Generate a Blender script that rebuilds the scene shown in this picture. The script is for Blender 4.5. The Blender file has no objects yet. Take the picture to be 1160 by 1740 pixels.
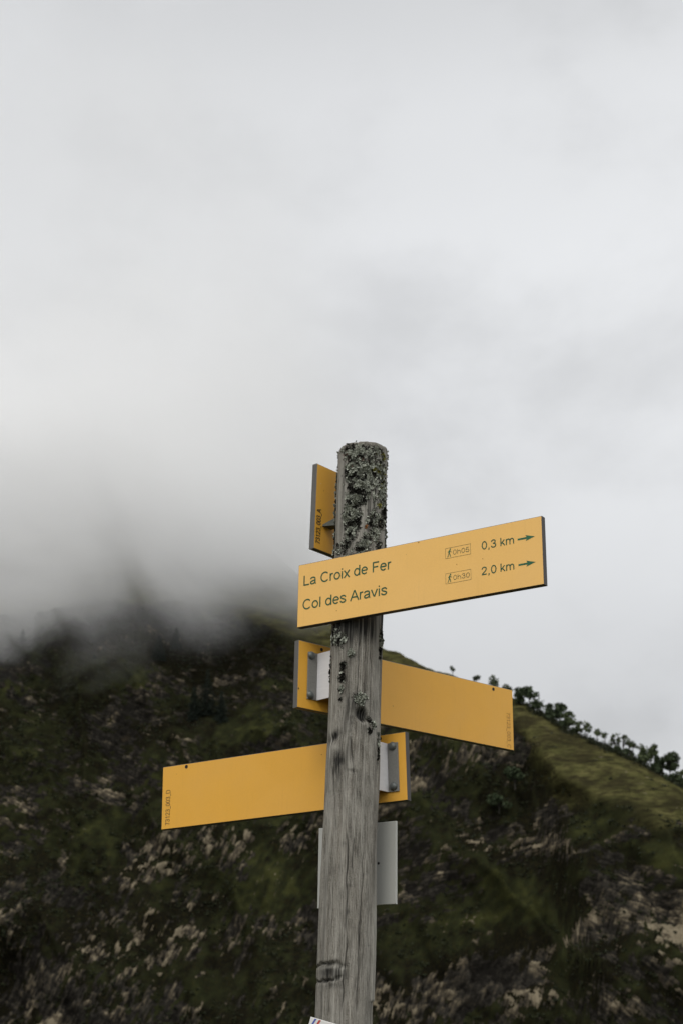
import bpy, bmesh, math, random
import numpy as np
from mathutils import Vector, Matrix

scene = bpy.context.scene
col = scene.collection
R = math.radians
rng = np.random.default_rng(7)
random.seed(7)

# ------------------------------------------------------------------ camera
PITCH = 20.0
CAM = np.array([0.0, 0.0, 1.6])
FPX = 2417.0                                   # focal length in photograph pixels (1160 wide)
cd = bpy.data.cameras.new('camera')
cam = bpy.data.objects.new('camera', cd)
col.objects.link(cam)
cam.location = CAM
cam.rotation_euler = (R(90 + PITCH), 0, 0)
cd.sensor_fit = 'HORIZONTAL'
cd.sensor_width = 24.0
cd.lens = 24.0 * FPX / 1160.0
cd.clip_start, cd.clip_end = 0.1, 20000
cd.dof.use_dof = True
cd.dof.focus_distance = 3.2
cd.dof.aperture_fstop = 9.0
scene.camera = cam

# ------------------------------------------------------------------ sky, sun, exposure
SUN_EL, SUN_AZ = 48.0, 205.0                   # azimuth clockwise from +Y: behind the camera, to its left
world = bpy.data.worlds.new('World')
scene.world = world
world.use_nodes = True
wt = world.node_tree
wt.nodes.clear()


def wn(t, **kw):
    n = wt.nodes.new(t)
    for k, v in kw.items():
        setattr(n, k, v)
    return n


def wmath(op, a, b=None, c=None):
    n = wn('ShaderNodeMath', operation=op)
    for i, v in enumerate((a, b, c)):
        if v is None:
            continue
        if isinstance(v, (int, float)):
            n.inputs[i].default_value = v
        else:
            wt.links.new(v, n.inputs[i])
    return n.outputs[0]


def wramp(x, pts):
    n = wn('ShaderNodeValToRGB')
    e = n.color_ramp.elements
    while len(e) < len(pts):
        e.new(0.5)
    for el, (p, v) in zip(e, pts):
        el.position = p
        el.color = (v, v, v, 1) if isinstance(v, (int, float)) else (*v, 1)
    n.color_ramp.interpolation = 'EASE'
    wt.links.new(x, n.inputs[0])
    return n.outputs[0]


sky = wn('ShaderNodeTexSky', sky_type='NISHITA')
sky.sun_disc = False
sky.sun_elevation = R(SUN_EL)
sky.sun_rotation = R(SUN_AZ)
sky.air_density, sky.dust_density = 1.0, 3.0
tc = wn('ShaderNodeTexCoord')
sep = wn('ShaderNodeSeparateXYZ')
wt.links.new(tc.outputs['Generated'], sep.inputs[0])
# overcast deck: luminance by elevation, brighter overhead and towards the veiled sun
elev = wmath('MAXIMUM', sep.outputs['Z'], 0.0)
lum = wramp(elev, [(0.0, 0.60), (0.20, 0.655), (0.36, 0.79), (0.49, 0.83), (0.57, 0.79), (0.66, 0.68), (0.76, 0.80), (1.0, 1.0)])
back = wmath('MULTIPLY_ADD', wmath('MAXIMUM', wmath('MULTIPLY', sep.outputs['Y'], -1.0), 0.0), 1.05, 1.0)
lum = wmath('MULTIPLY', lum, back)
mp = wn('ShaderNodeMapping')
mp.inputs['Scale'].default_value = (1.0, 1.0, 1.5)
mp.inputs['Location'].default_value = (0.35, 0.1, 0.2)
wt.links.new(tc.outputs['Generated'], mp.inputs[0])
n1 = wn('ShaderNodeTexNoise')
n1.inputs['Scale'].default_value = 3.6
n1.inputs['Detail'].default_value = 6
n1.inputs['Roughness'].default_value = 0.52
n1.inputs['Distortion'].default_value = 0.1
wt.links.new(mp.outputs[0], n1.inputs['Vector'])
cl = wramp(n1.outputs['Fac'], [(0.28, 0.82), (0.5, 0.99), (0.72, 1.10)])
side = wmath('MULTIPLY_ADD', sep.outputs['X'], 0.20, 1.0)
lum = wmath('MULTIPLY', wmath('MULTIPLY', lum, cl), side)
tint = wn('ShaderNodeMix', data_type='RGBA', blend_type='MULTIPLY')
tint.inputs['Factor'].default_value = 1.0
wt.links.new(lum, tint.inputs['A'])
tint.inputs['B'].default_value = (9.85, 10.0, 10.2, 1)
mixs = wn('ShaderNodeMix', data_type='RGBA')
mixs.inputs['Factor'].default_value = 0.96           # the deck hides nearly all of the clear sky
wt.links.new(sky.outputs[0], mixs.inputs['A'])
wt.links.new(tint.outputs['Result'], mixs.inputs['B'])
bg = wn('ShaderNodeBackground')
bg.inputs['Strength'].default_value = 0.1
wt.links.new(mixs.outputs['Result'], bg.inputs['Color'])
wo = wn('ShaderNodeOutputWorld')
wt.links.new(bg.outputs[0], wo.inputs['Surface'])

sl = bpy.data.lights.new('sun', 'SUN')
sl.energy = 1.2
sl.angle = R(25)
sl.color = (1.0, 0.96, 0.9)
sun = bpy.data.objects.new('sun', sl)
col.objects.link(sun)
sd = Vector((math.sin(R(SUN_AZ)) * math.cos(R(SUN_EL)), math.cos(R(SUN_AZ)) * math.cos(R(SUN_EL)), math.sin(R(SUN_EL))))
sun.rotation_euler = sd.to_track_quat('Z', 'Y').to_euler()

vs = scene.view_settings
scene.display_settings.display_device = 'sRGB'
vs.view_transform = 'Standard'
vs.look = 'None'
vs.exposure = 0.0
vs.gamma = 1.0
scene.cycles.use_denoising = True
scene.cycles.max_bounces = 24
scene.cycles.volume_bounces = 24
scene.cycles.volume_step_rate = 0.32
scene.cycles.volume_max_steps = 256


# ------------------------------------------------------------------ helpers: objects
def tag(o, label=None, cat=None, group=None, kind=None):
    if label: o['label'] = label
    if cat: o['category'] = cat
    if group: o['group'] = group
    if kind: o['kind'] = kind
    return o


def mesh_np(name, V, F, mats, parent=None, smooth=False, mat_idx=None):
    """V (n,3); F (m,k) array of equal sided faces, or list of lists."""
    me = bpy.data.meshes.new(name)
    V = np.asarray(V, dtype=np.float32)
    if isinstance(F, np.ndarray):
        m, k = F.shape
        me.vertices.add(len(V)); me.vertices.foreach_set('co', V.ravel())
        me.loops.add(m * k); me.loops.foreach_set('vertex_index', F.astype(np.int32).ravel())
        me.polygons.add(m)
        me.polygons.foreach_set('loop_start', np.arange(0, m * k, k, dtype=np.int32))
        me.update(calc_edges=True)
    else:
        me.from_pydata([tuple(map(float, v)) for v in V], [], F)
    for mt in (mats if isinstance(mats, (list, tuple)) else [mats]):
        me.materials.append(mt)
    if mat_idx is not None:
        me.polygons.foreach_set('material_index', np.asarray(mat_idx, dtype=np.int32))
    if smooth:
        me.polygons.foreach_set('use_smooth', np.ones(len(me.polygons), dtype=bool))
    me.update()
    o = bpy.data.objects.new(name, me)
    col.objects.link(o)
    if parent: o.parent = parent
    return o


def attr(o, name, vals):
    a = o.data.attributes.new(name, 'FLOAT', 'POINT')
    a.data.foreach_set('value', np.asarray(vals, dtype=np.float32))


def bm_obj(name, bm, mats, parent=None, smooth=False):
    me = bpy.data.meshes.new(name)
    bm.normal_update()
    bm.to_mesh(me); bm.free()
    for mt in (mats if isinstance(mats, (list, tuple)) else [mats]):
        me.materials.append(mt)
    if smooth:
        for p in me.polygons: p.use_smooth = True
    o = bpy.data.objects.new(name, me)
    col.objects.link(o)
    if parent: o.parent = parent
    return o


def empty(name, loc=(0, 0, 0)):
    o = bpy.data.objects.new(name, None)
    o.empty_display_size = 0.2
    col.objects.link(o)
    o.location = loc
    return o


# ------------------------------------------------------------------ helpers: numpy noise
def _hash(ix, iy, iz, seed):
    h = (ix.astype(np.int64) * 374761393 + iy.astype(np.int64) * 668265263 + iz.astype(np.int64) * 2147483647 + seed * 974634541) & 0xffffffff
    h = ((h ^ (h >> 13)) * 1274126177) & 0xffffffff
    h = ((h ^ (h >> 16)) * 2246822519) & 0xffffffff
    return ((h ^ (h >> 15)) & 0xffffff) / float(0xffffff)


def vnoise(p, seed=0):
    i = np.floor(p); f = p - i; i = i.astype(np.int64)
    u = f * f * f * (f * (f * 6 - 15) + 10)
    r = 0
    for dx in (0, 1):
        wx = u[:, 0] if dx else 1 - u[:, 0]
        for dy in (0, 1):
            wy = u[:, 1] if dy else 1 - u[:, 1]
            for dz in (0, 1):
                wz = u[:, 2] if dz else 1 - u[:, 2]
                r = r + wx * wy * wz * _hash(i[:, 0] + dx, i[:, 1] + dy, i[:, 2] + dz, seed)
    return r * 2 - 1


def fbm(p, octaves=4, seed=0, gain=0.5):
    a, s, t = 1.0, 0.0, 0.0
    for o in range(octaves):
        s = s + a * vnoise(p * (2.03 ** o) + 17.3 * o, seed + o)
        t += a; a *= gain
    return s / t * 1.6


def worley(p, seed=0):
    """F1, F2 and the nearest cell's random value."""
    i = np.floor(p).astype(np.int64)
    n = len(p)
    f1 = np.full(n, 9.0); f2 = np.full(n, 9.0); cid = np.zeros(n)
    for dx in (-1, 0, 1):
        for dy in (-1, 0, 1):
            for dz in (-1, 0, 1):
                c0, c1, c2 = i[:, 0] + dx, i[:, 1] + dy, i[:, 2] + dz
                q0 = c0 + _hash(c0, c1, c2, seed); q1 = c1 + _hash(c0, c1, c2, seed + 1); q2 = c2 + _hash(c0, c1, c2, seed + 2)
                d = np.sqrt((q0 - p[:, 0]) ** 2 + (q1 - p[:, 1]) ** 2 + (q2 - p[:, 2]) ** 2)
                near = d < f1
                f2 = np.where(near, f1, np.minimum(f2, d))
                cid = np.where(near, _hash(c0, c1, c2, seed + 3), cid)
                f1 = np.where(near, d, f1)
    return f1, f2, cid


def sstep(a, b, x):
    t = np.clip((x - a) / (b - a), 0, 1)
    return t * t * (3 - 2 * t)


# where a photograph pixel lies in the valley, at a depth Y (used once, to lay out the terrain)
_P = R(PITCH)


def at(x, y, Y):
    fw = np.array([0, math.cos(_P), math.sin(_P)]); up = np.array([0, -math.sin(_P), math.cos(_P)])
    r = fw + np.array([1.0, 0, 0]) * (x - 580) / FPX - up * (y - 870) / FPX
    return CAM + r * (Y / r[1])


# ------------------------------------------------------------------ helpers: node materials
class NT:
    def __init__(self, name):
        self.m = bpy.data.materials.new(name)
        self.m.use_nodes = True
        self.t = self.m.node_tree
        self.t.nodes.clear()
        self.out = self.n('ShaderNodeOutputMaterial')

    def n(self, t, **kw):
        n = self.t.nodes.new(t)
        for k, v in kw.items():
            setattr(n, k, v)
        return n

    def set(self, sock, v):
        if isinstance(v, bpy.types.NodeSocket):
            self.t.links.new(v, sock)
        elif isinstance(v, (tuple, list)) and len(v) == 3 and sock.type == 'RGBA':
            sock.default_value = (*v, 1)
        else:
            sock.default_value = v

    def math(self, op, a, b=None, c=None, clamp=False):
        n = self.n('ShaderNodeMath', operation=op)
        n.use_clamp = clamp
        for i, v in enumerate((a, b, c)):
            if v is not None: self.set(n.inputs[i], v)
        return n.outputs[0]

    def mix(self, f, a, b, blend='MIX'):
        n = self.n('ShaderNodeMix', data_type='RGBA', blend_type=blend)
        self.set(n.inputs['Factor'], f); self.set(n.inputs['A'], a); self.set(n.inputs['B'], b)
        return n.outputs['Result']

    def coord(self, scale=(1, 1, 1), kind='Object'):
        t = self.n('ShaderNodeTexCoord')
        m = self.n('ShaderNodeMapping')
        m.inputs['Scale'].default_value = scale
        self.t.links.new(t.outputs[kind], m.inputs[0])
        return m.outputs[0]

    def noise(self, vec, scale=5, detail=4, rough=0.55, dist=0.0):
        n = self.n('ShaderNodeTexNoise')
        self.set(n.inputs['Vector'], vec)
        n.inputs['Scale'].default_value = scale
        n.inputs['Detail'].default_value = detail
        n.inputs['Roughness'].default_value = rough
        n.inputs['Distortion'].default_value = dist
        return n.outputs['Fac']

    def ramp(self, x, pts, interp='LINEAR'):
        n = self.n('ShaderNodeValToRGB')
        e = n.color_ramp.elements
        while len(e) < len(pts): e.new(0.5)
        for el, (p, v) in zip(e, pts):
            el.position = p
            el.color = (v, v, v, 1) if isinstance(v, (int, float)) else (*v, 1)
        n.color_ramp.interpolation = interp
        self.set(n.inputs[0], x)
        return n.outputs[0]

    def attr(self, name):
        n = self.n('ShaderNodeAttribute')
        n.attribute_name = name
        return n.outputs['Fac']

    def bsdf(self, color, rough=0.6, metal=0.0, spec=0.5, bump=None, bstr=0.3, bdist=0.001):
        b = self.n('ShaderNodeBsdfPrincipled')
        self.set(b.inputs['Base Color'], color)
        self.set(b.inputs['Roughness'], rough)
        b.inputs['Metallic'].default_value = metal
        b.inputs['Specular IOR Level'].default_value = spec
        if bump is not None:
            bn = self.n('ShaderNodeBump')
            bn.inputs['Strength'].default_value = bstr
            bn.inputs['Distance'].default_value = bdist
            self.set(bn.inputs['Height'], bump)
            self.t.links.new(bn.outputs[0], b.inputs['Normal'])
        self.t.links.new(b.outputs[0], self.out.inputs['Surface'])
        return self.m


def mat_paint(name, c, mottled=0.06, rough=0.42, scale=14, spec=0.4):
    t = NT(name)
    v = t.coord()
    n = t.noise(v, scale, 5, 0.6)
    n2 = t.noise(t.coord((60, 60, 6)), 4, 3)
    f = t.math('MULTIPLY', t.math('SUBTRACT', t.math('ADD', n, n2), 1.0), mottled * 2.2)
    k = t.math('ADD', f, 1.0)
    c2 = t.mix(1.0, c, k, 'MULTIPLY')
    # faded clouds and thin run marks left by rain
    big = t.ramp(t.noise(v, 5, 4, 0.6), [(0.40, 0.0), (0.70, 1.0)])
    c2 = t.mix(t.math('MULTIPLY', big, 0.14), c2, tuple(min(1, x * 0.8 + 0.12) for x in c))
    run = t.ramp(t.noise(t.coord((1, .05, 1)), 130, 3, 0.6), [(0.58, 0.0), (0.74, 1.0)])
    c2 = t.mix(t.math('MULTIPLY', run, 0.10), c2, tuple(x * 0.55 for x in c))
    # a few grime specks
    sp = t.ramp(t.noise(v, 95, 2, 0.5), [(0.76, 0.0), (0.80, 1.0)])
    c3 = t.mix(t.math('MULTIPLY', sp, 0.35), c2, tuple(x * 0.45 for x in c))
    return t.bsdf(c3, t.math('MULTIPLY_ADD', n, 0.2, rough - 0.1), spec=spec, bump=n, bstr=0.03)


def mat_plain(name, c, rough=0.6, metal=0.0, vary=0.25, scale=30):
    t = NT(name)
    n = t.noise(t.coord(), scale, 4, 0.6)
    k = t.math('MULTIPLY_ADD', t.math('SUBTRACT', n, 0.5), vary * 2, 1.0)
    return t.bsdf(t.mix(1.0, c, k, 'MULTIPLY'), rough, metal, bump=n, bstr=0.05)


M = {}
M['yellow_front'] = mat_paint('sun_faded_yellow_laminate', (0.80, 0.47, 0.125), 0.05)
M['yellow_back'] = mat_paint('ochre_yellow_laminate', (0.70, 0.36, 0.04), 0.05)
M['core'] = mat_plain('dark_laminate_core', (0.050, 0.043, 0.040), 0.6)
M['core_pale'] = mat_plain('weathered_laminate_core', (0.10, 0.095, 0.085), 0.6)  # paler copy of the core: light on left-facing edges put into the colour
M['ink_green'] = mat_plain('dark_green_ink', (0.010, 0.070, 0.022), 0.5, vary=0.5, scale=120)
M['ink_arrow'] = mat_plain('green_arrow_ink', (0.004, 0.095, 0.035), 0.5, vary=0.6, scale=90)
M['ink_thin'] = mat_plain('thin_olive_ink', (0.10, 0.10, 0.03), 0.5)
M['ink_black'] = mat_plain('black_ink', (0.02, 0.014, 0.008), 0.5)
M['ink_brown'] = mat_plain('worn_brown_ink', (0.26, 0.12, 0.012), 0.5)
M['zinc'] = mat_paint('grey_zinc_bracket', (0.17, 0.167, 0.152), .25)  # bracket flange: same metal as the leg, its shade put into the colour
M['alu'] = mat_paint('pale_aluminium_bracket', (0.62, 0.61, 0.61), .10)  # bracket leg turned to the light: that brightness is put into the colour
M['bolt'] = mat_plain('grey_bolt_head', (0.105, 0.115, 0.108), 0.45, 0.3, 0.3, 200)
M['hole'] = mat_plain('dark_hole', (0.008, 0.006, 0.005), 0.8)
M['grey_plate'] = mat_paint('pale_grey_enamel', (0.38, 0.38, 0.35), 0.05)
M['white'] = mat_paint('white_enamel', (0.62, 0.61, 0.58), 0.06)
M['red'] = mat_plain('red_stripe', (0.42, 0.05, 0.03), 0.5)
M['blue'] = mat_plain('blue_stripe', (0.06, 0.09, 0.33), 0.5)

# ------------------------------------------------------------------ terrain: one sheet, a grassy col, a valley and the cliff beyond
crest_px = [(-1500, 980, 900), (-700, 860, 850), (-300, 800, 800), (0, 775, 760), (110, 748, 742), (150, 738, 736), (168, 728, 734), (200, 745, 722), (300, 800, 690), (400, 880, 640),
            (480, 952, 590), (540, 1008, 550), (600, 1062, 510), (650, 1099, 472), (740, 1139, 440), (800, 1161, 424), (870, 1186, 410),
            (940, 1226, 396), (980, 1246, 388), (1030, 1269, 380), (1085, 1294, 371), (1160, 1342, 360), (1400, 1480, 335), (1900, 1680, 310)]
cliff_px = [(-1500, 1080, 480), (-300, 1060, 480), (0, 1052, 478), (120, 1040, 482), (200, 1030, 486), (330, 1036, 486), (430, 1058, 478), (540, 1098, 462), (650, 1130, 444), (760, 1180, 420),
            (880, 1236, 393), (950, 1338, 358), (1050, 1390, 342), (1160, 1416, 333), (1400, 1520, 318), (1900, 1700, 300)]
CR = np.array([at(*p) for p in crest_px]); CL = np.array([at(*p) for p in cliff_px])
CR = CR[np.argsort(CR[:, 0])]; CL = CL[np.argsort(CL[:, 0])]


def terrain_base(x, y):
    Yc, Zc = np.interp(x, CR[:, 0], CR[:, 1]), np.interp(x, CR[:, 0], CR[:, 2])
    Yt, Zt = np.interp(x, CL[:, 0], CL[:, 1]), np.interp(x, CL[:, 0], CL[:, 2])
    far = sstep(180, 900, x)
    Zc = Zc * (1 - far) + (-20) * far; Zt = np.minimum(Zt, Zc - 1)
    Yt = np.minimum(Yt, Yc - 3)
    Zf = -26.0
    Yf = Yt - np.maximum((Zt - Zf) * 0.86, 30)
    s = np.clip((y - Yf) / (Yt - Yf), 0, 1)
    z_cliff = Zf + (Zt - Zf) * (0.80 * s + 0.20 * s * s * (3 - 2 * s))
    u = np.clip((y - Yt) / (Yc - Yt), 0, 1)
    z_grass = Zt + (Zc - Zt) * (1.22 * u - 0.22 * u * u)
    d = np.maximum(y - Yc, 0)
    z_far = Zc - np.sqrt(d * d + 16) * 0.5 + 2.0
    z_far = np.maximum(z_far, -40 + 0.02 * d)
    z = np.where(y < Yt, z_cliff, np.where(y < Yc, z_grass, z_far))
    # near side: the col where the post stands, then the valley
    rr = np.sqrt(x * x + (y * 1.0) ** 2)
    knoll = -0.035 * np.maximum(rr - 9, 0) - 0.0011 * np.maximum(rr - 9, 0) ** 2
    knoll = np.maximum(knoll, -34)
    knoll = np.where(y < 0, np.maximum(knoll, -8 - 0.01 * rr), knoll)
    t = sstep(0, 30, y - (Yf - 60))
    z = np.where(y < Yf, Zf * t + knoll * (1 - t), z)
    return z, s, u, Yf, Yt, Yc


def spaced(lo, hi, step, ends, growth=1.18):
    a = list(np.arange(lo, hi + 1e-6, step))
    st = step; v = a[-1]
    while v < ends[1]:
        st *= growth; v += st; a.append(v)
    st = step; v = a[0]; b = []
    while v > ends[0]:
        st *= growth; v -= st; b.append(v)
    return np.array(b[::-1] + a)


def axis_y():
    a = list(np.arange(-30, 30, 1.5))
    while a[-1] < 255: a.append(a[-1] + min(1.5 + (a[-1] - 30) * 0.04, 6))
    a += list(np.arange(a[-1] + 0.7, 500, 0.52))
    a += list(np.arange(a[-1] + 1.0, 780, 1.5))
    st = 1.5
    while a[-1] < 4000: st *= 1.15; a.append(a[-1] + st)
    st = 1.5; b = []; v = a[0]
    while v > -4000: st *= 1.2; v -= st; b.append(v)
    return np.array(b[::-1] + a)


gx = spaced(-140, 122, 0.50, (-4000, 4000)); gy = axis_y()
NX, NY = len(gx), len(gy)
X, Y = np.meshgrid(gx, gy); X = X.ravel(); Y = Y.ravel()
Z, S, U, Yf, Yt, Yc = terrain_base(X, Y)
oncliff = sstep(0.0, 0.08, S) * (1 - sstep(-2, 6, Y - Yt))
onhill = sstep(0.0, 0.05, S)
below_crest = np.clip((Yc - Y) / 25, 0, 1) * onhill
P3 = np.stack([X, Y, Z], 1)
# ribs and gullies that run down the face
rib = fbm(np.stack([(X + 0.35 * Z) / 34, Y / 120, Z / 95], 1), 4, 3)
ribr = 1 - np.abs(rib)
dY = -(ribr - 0.55) * 24 * oncliff * below_crest
Z = Z + fbm(P3 / 40, 4, 11) * 2.2 * below_crest + fbm(P3 / 7, 3, 12) * 0.6 * onhill
# what grows where: rock breaks out of the turf in bands
XZ = np.stack([X, Y * 0.25, Z], 1)
# the beds dip differently along the face: four attitudes, each ruling near its own outcrops
anchors = [(0, 150, 1400), (0, 60, 1250), (0, 300, 1330), (0, 420, 1280), (2, 250, 1680), (2, 450, 1600), (2, 60, 1600), (2, 740, 1320), (2, 620, 1700), (1, 740, 1500), (1, 840, 1470), (1, 680, 1560), (0, 1000, 1580),
           (0, 1080, 1410), (0, 940, 1340), (3, 960, 1720), (3, 1120, 1640), (2, 280, 1450), (2, 480, 1460), (0, 1130, 1520)]
beds = [(24, 0), (-14, 0), (-66, 0), (44, 0)]
wgt = np.zeros((4, len(X)))
for k, px, py in anchors:
    c = at(px, py, 395 - (1742 - py) * -0.12)
    wgt[k] += 1.0 / (((X - c[0]) ** 2 + (Z - c[2]) ** 2) / 9 ** 2 + 1) ** 2
wgt /= wgt.sum(0)
fine = np.zeros(len(X)); act0 = (onhill > 0) & (X > -190) & (X < 170) & (Y < 800)
Pa = P3[act0]
wv = np.stack([fbm(Pa / 11, 2, 26), fbm(Pa / 11, 2, 27), fbm(Pa / 11, 2, 28)], 1) * 1.6
Pa = Pa + wv
for k, (th, _) in enumerate(beds):
    c_, s_ = math.cos(R(th)), math.sin(R(th))
    al = Pa[:, 0] * c_ - Pa[:, 2] * s_; ac = Pa[:, 0] * s_ + Pa[:, 2] * c_
    f_ = fbm(np.stack([al / 5.2, Pa[:, 1] / 5, ac / 1.25], 1), 3, 130 + k * 7, .6) * .75 + fbm(np.stack([al / 1.5, Pa[:, 1] / 2.5, ac / 1.7], 1), 2, 133 + k * 7) * .42
    fine[act0] += wgt[k][act0] * f_
rk = fbm(XZ / np.array([22, 30, 15]), 4, 21) * 0.46 + fbm(XZ / np.array([6.5, 8, 4.5]), 3, 22) * 0.26 + fine * .80
strat = Z * 0.93 - X * 0.30 + fbm(P3 / 22, 3, 31) * 5
bed = np.sin(strat * 0.62) * 0.5 + np.sin(strat * 0.231 + 1.0) * 0.5
rk = rk + bed * 0.22
# individual outcrops and turf patches of this particular face: (px, py, half width, half height, slant, strength)
outcrops = [(60, 1400, 70, 38, 0.1, .9), (265, 1465, 55, 50, .5, 1.1), (400, 1455, 40, 34, -.2, .7), (500, 1215, 45, 26, .1, .8), (125, 1395, 50, 20, 0, .4), (390, 1330, 60, 25, .5, .4),
            (30, 1560, 50, 60, 0, .35), (230, 1620, 90, 60, .2, .5), (300, 1715, 130, 30, .2, .5), (495, 1690, 26, 40, .7, .8), (440, 1590, 40, 40, .2, .35), (110, 1690, 70, 50, .1, .45),
            (720, 1520, 55, 15, -.45, .9), (820, 1482, 70, 14, -.1, 1.0), (880, 1488, 22, 22, 0, .7), (790, 1330, 40, 40, -.3, .3), (700, 1330, 30, 45, 0, .45),
            (955, 1335, 28, 14, -.1, 1.0), (1090, 1405, 26, 22, .4, 1.0), (1105, 1440, 16, 20, .3, .9), (1130, 1535, 40, 26, .3, .8), (1000, 1600, 95, 60, .35, .75), (920, 1625, 30, 16, .1, .6),
            (850, 1700, 60, 30, .3, .5), (960, 1725, 60, 22, .4, .6), (680, 1700, 60, 40, -.3, .35), (1060, 1480, 50, 30, .3, .5), (1120, 1640, 50, 60, .2, .5), (960, 1450, 40, 24, 0, .4)]
turf = [(490, 1530, 52, 62, .8, 1.6), (455, 1480, 34, 30, -.3, 1.0), (190, 1460, 45, 55, .2, .9), (930, 1470, 36, 40, .8, 1.0), (1010, 1530, 60, 20, .75, 1.2), (1110, 1590, 70, 22, .62, 1.3),
        (840, 1560, 34, 80, -.8, 1.0), (760, 1600, 110, 40, -.4, 1.0), (690, 1640, 60, 40, -.3, .9), (420, 1270, 60, 40, .1, .6), (300, 1400, 40, 30, .3, .4), (640, 1560, 60, 60, 0, .6),
        (1080, 1650, 36, 30, .5, .4), (900, 1390, 60, 40, .4, .5), (200, 1180, 90, 40, .2, .5)]
base_k = (at(580, 1400, 400)[2] - at(580, 1500, 400)[2]) / 100.0      # metres of cliff per pixel
lightrock = np.zeros(len(X)); green = np.zeros(len(X))


def blob(px, py, w, h, sl):
    c = at(px, py, 395 - (1742 - py) * -0.12)
    dx = (X - c[0]) / base_k; dz = -(Z - c[2]) / base_k
    # slant follows the slope: positive runs down to the right
    r = math.atan(sl); a = dx * math.cos(r) + dz * math.sin(r); b = -dx * math.sin(r) + dz * math.cos(r)
    return np.exp(-(((a / w) ** 2 + (b / h) ** 2) ** 1.3))


for px, py, w, h, sl, k in outcrops:
    bb = blob(px, py, w, h, sl); rk = rk + bb * k * 0.42; lightrock = np.maximum(lightrock, bb * min(k, 1))
for px, py, w, h, sl, k in turf:
    bb = blob(px, py, w, h, sl); rk = rk - bb * k * .75; green = np.maximum(green, bb * min(k, 1) * np.clip(.75 + fine * .9, 0, 1.2))
rk = rk - 1.6 * sstep(-4, 8, Y - Yt) - 2.0 * (1 - onhill)
# some bare patches in the upper pasture
pasture = sstep(-3, 6, Y - Yt) * (Y < Yc + 40)
rk = rk + pasture * 0.95 * np.clip(fbm(XZ / np.array([12, 14, 3.2]), 3, 41) - 0.35, 0, 1) * 2
rk = rk + .13 + .17 * sstep(0, 25, X) - .25 * sstep(.80, .97, ribr) * oncliff
rock = sstep(0.06, 0.36, rk)
# broken blocks: steps and ledges pushed out of the face
warp = np.stack([fbm(P3 / 9, 2, 51), fbm(P3 / 9, 2, 52), fbm(P3 / 9, 2, 53)], 1) * 2.2
Q = P3 + warp
Q2 = np.stack([Q[:, 0] * 0.95 + Q[:, 2] * 0.30, Q[:, 1] * 0.6, Q[:, 2] * 0.95 - Q[:, 0] * 0.30], 1)
act = (oncliff > 0.01) & (X > -170) & (X < 150)
f1 = np.zeros(len(X)); f2 = np.ones(len(X)); ci = np.full(len(X), 0.5); g1 = f1.copy(); g2 = f2.copy(); cj = ci.copy()
a1 = worley(Q2[act] / np.array([4.6, 6, 3.0]), 61); f1[act], f2[act], ci[act] = a1
a2 = worley(Q2[act] / np.array([1.5, 2.4, 1.9]), 71); g1[act], g2[act], cj[act] = a2
crack = 1 - sstep(0.0, 0.16, f2 - f1)
crack2 = 1 - sstep(0.0, 0.2, g2 - g1)
push = rock * ((ci - 0.45) * 1.5 + (cj - 0.5) * 0.8 - crack * 0.8 - crack2 * 0.4) + fine * 1.3 * sstep(-.25, .3, rk) + (1 - rock) * oncliff * fbm(P3 / 2.6, 3, 81) * 0.55
push = push * oncliff
V = np.stack([X, Y + dY - push * 0.85, Z + push * 0.45], 1)
# grain of the albedo: pale limestone beds, darker wet beds
lr = np.clip(0.27 + 0.36 * lightrock + fine * .30 - .04 + (ci - 0.5) * 0.55 + (cj - 0.5) * 0.45 + bed * 0.18 + fbm(P3 / 12, 2, 91) * 0.35 - crack * 0.25 - crack2 * 0.2
             - .22 * sstep(45, 85, Z) * sstep(15, -10, X) + .05, 0, 1.3)
gr = np.clip(0.22 + green * 0.50 + fbm(P3 / 15, 3, 95) * 0.30 + (ribr - .7) * .5 * oncliff + fbm(P3 / 2.2, 3, 96) * .30, 0, 1.2)
past = sstep(-6, 10, Y - Yt + fbm(P3 / 8, 2, 97) * 6) * onhill + (1 - onhill)
I, J = np.meshgrid(np.arange(NX - 1), np.arange(NY - 1))
b0 = (J * NX + I).ravel()
F = np.stack([b0, b0 + 1, b0 + NX + 1, b0 + NX], 1)

t = NT('alpine_slope')
v = t.coord()
n_f = t.noise(v, 1.1, 6, 0.65)
n_m = t.noise(v, 0.22, 5, 0.6)
n_l = t.noise(t.coord((0.9, 0.9, 2.4)), 0.5, 6, 0.65)
def bedded(al, ac, detail):
    tot = None
    for k, (th, _) in enumerate(beds):
        m1 = t.n('ShaderNodeMapping'); m1.inputs['Rotation'].default_value = (0, -R(th), 0)
        t.t.links.new(t.coord(), m1.inputs[0])
        m2 = t.n('ShaderNodeMapping'); m2.inputs['Scale'].default_value = (1 / al, 1 / 3.0, 1 / ac); m2.inputs['Location'].default_value = (k * 3.7, 0, k * 1.9)
        t.t.links.new(m1.outputs[0], m2.inputs[0])
        nn = t.math('MULTIPLY', t.noise(m2.outputs[0], 1.0, detail, .62, .25), t.attr('bed%d' % k))
        tot = nn if tot is None else t.math('ADD', tot, nn)
    return tot


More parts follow.
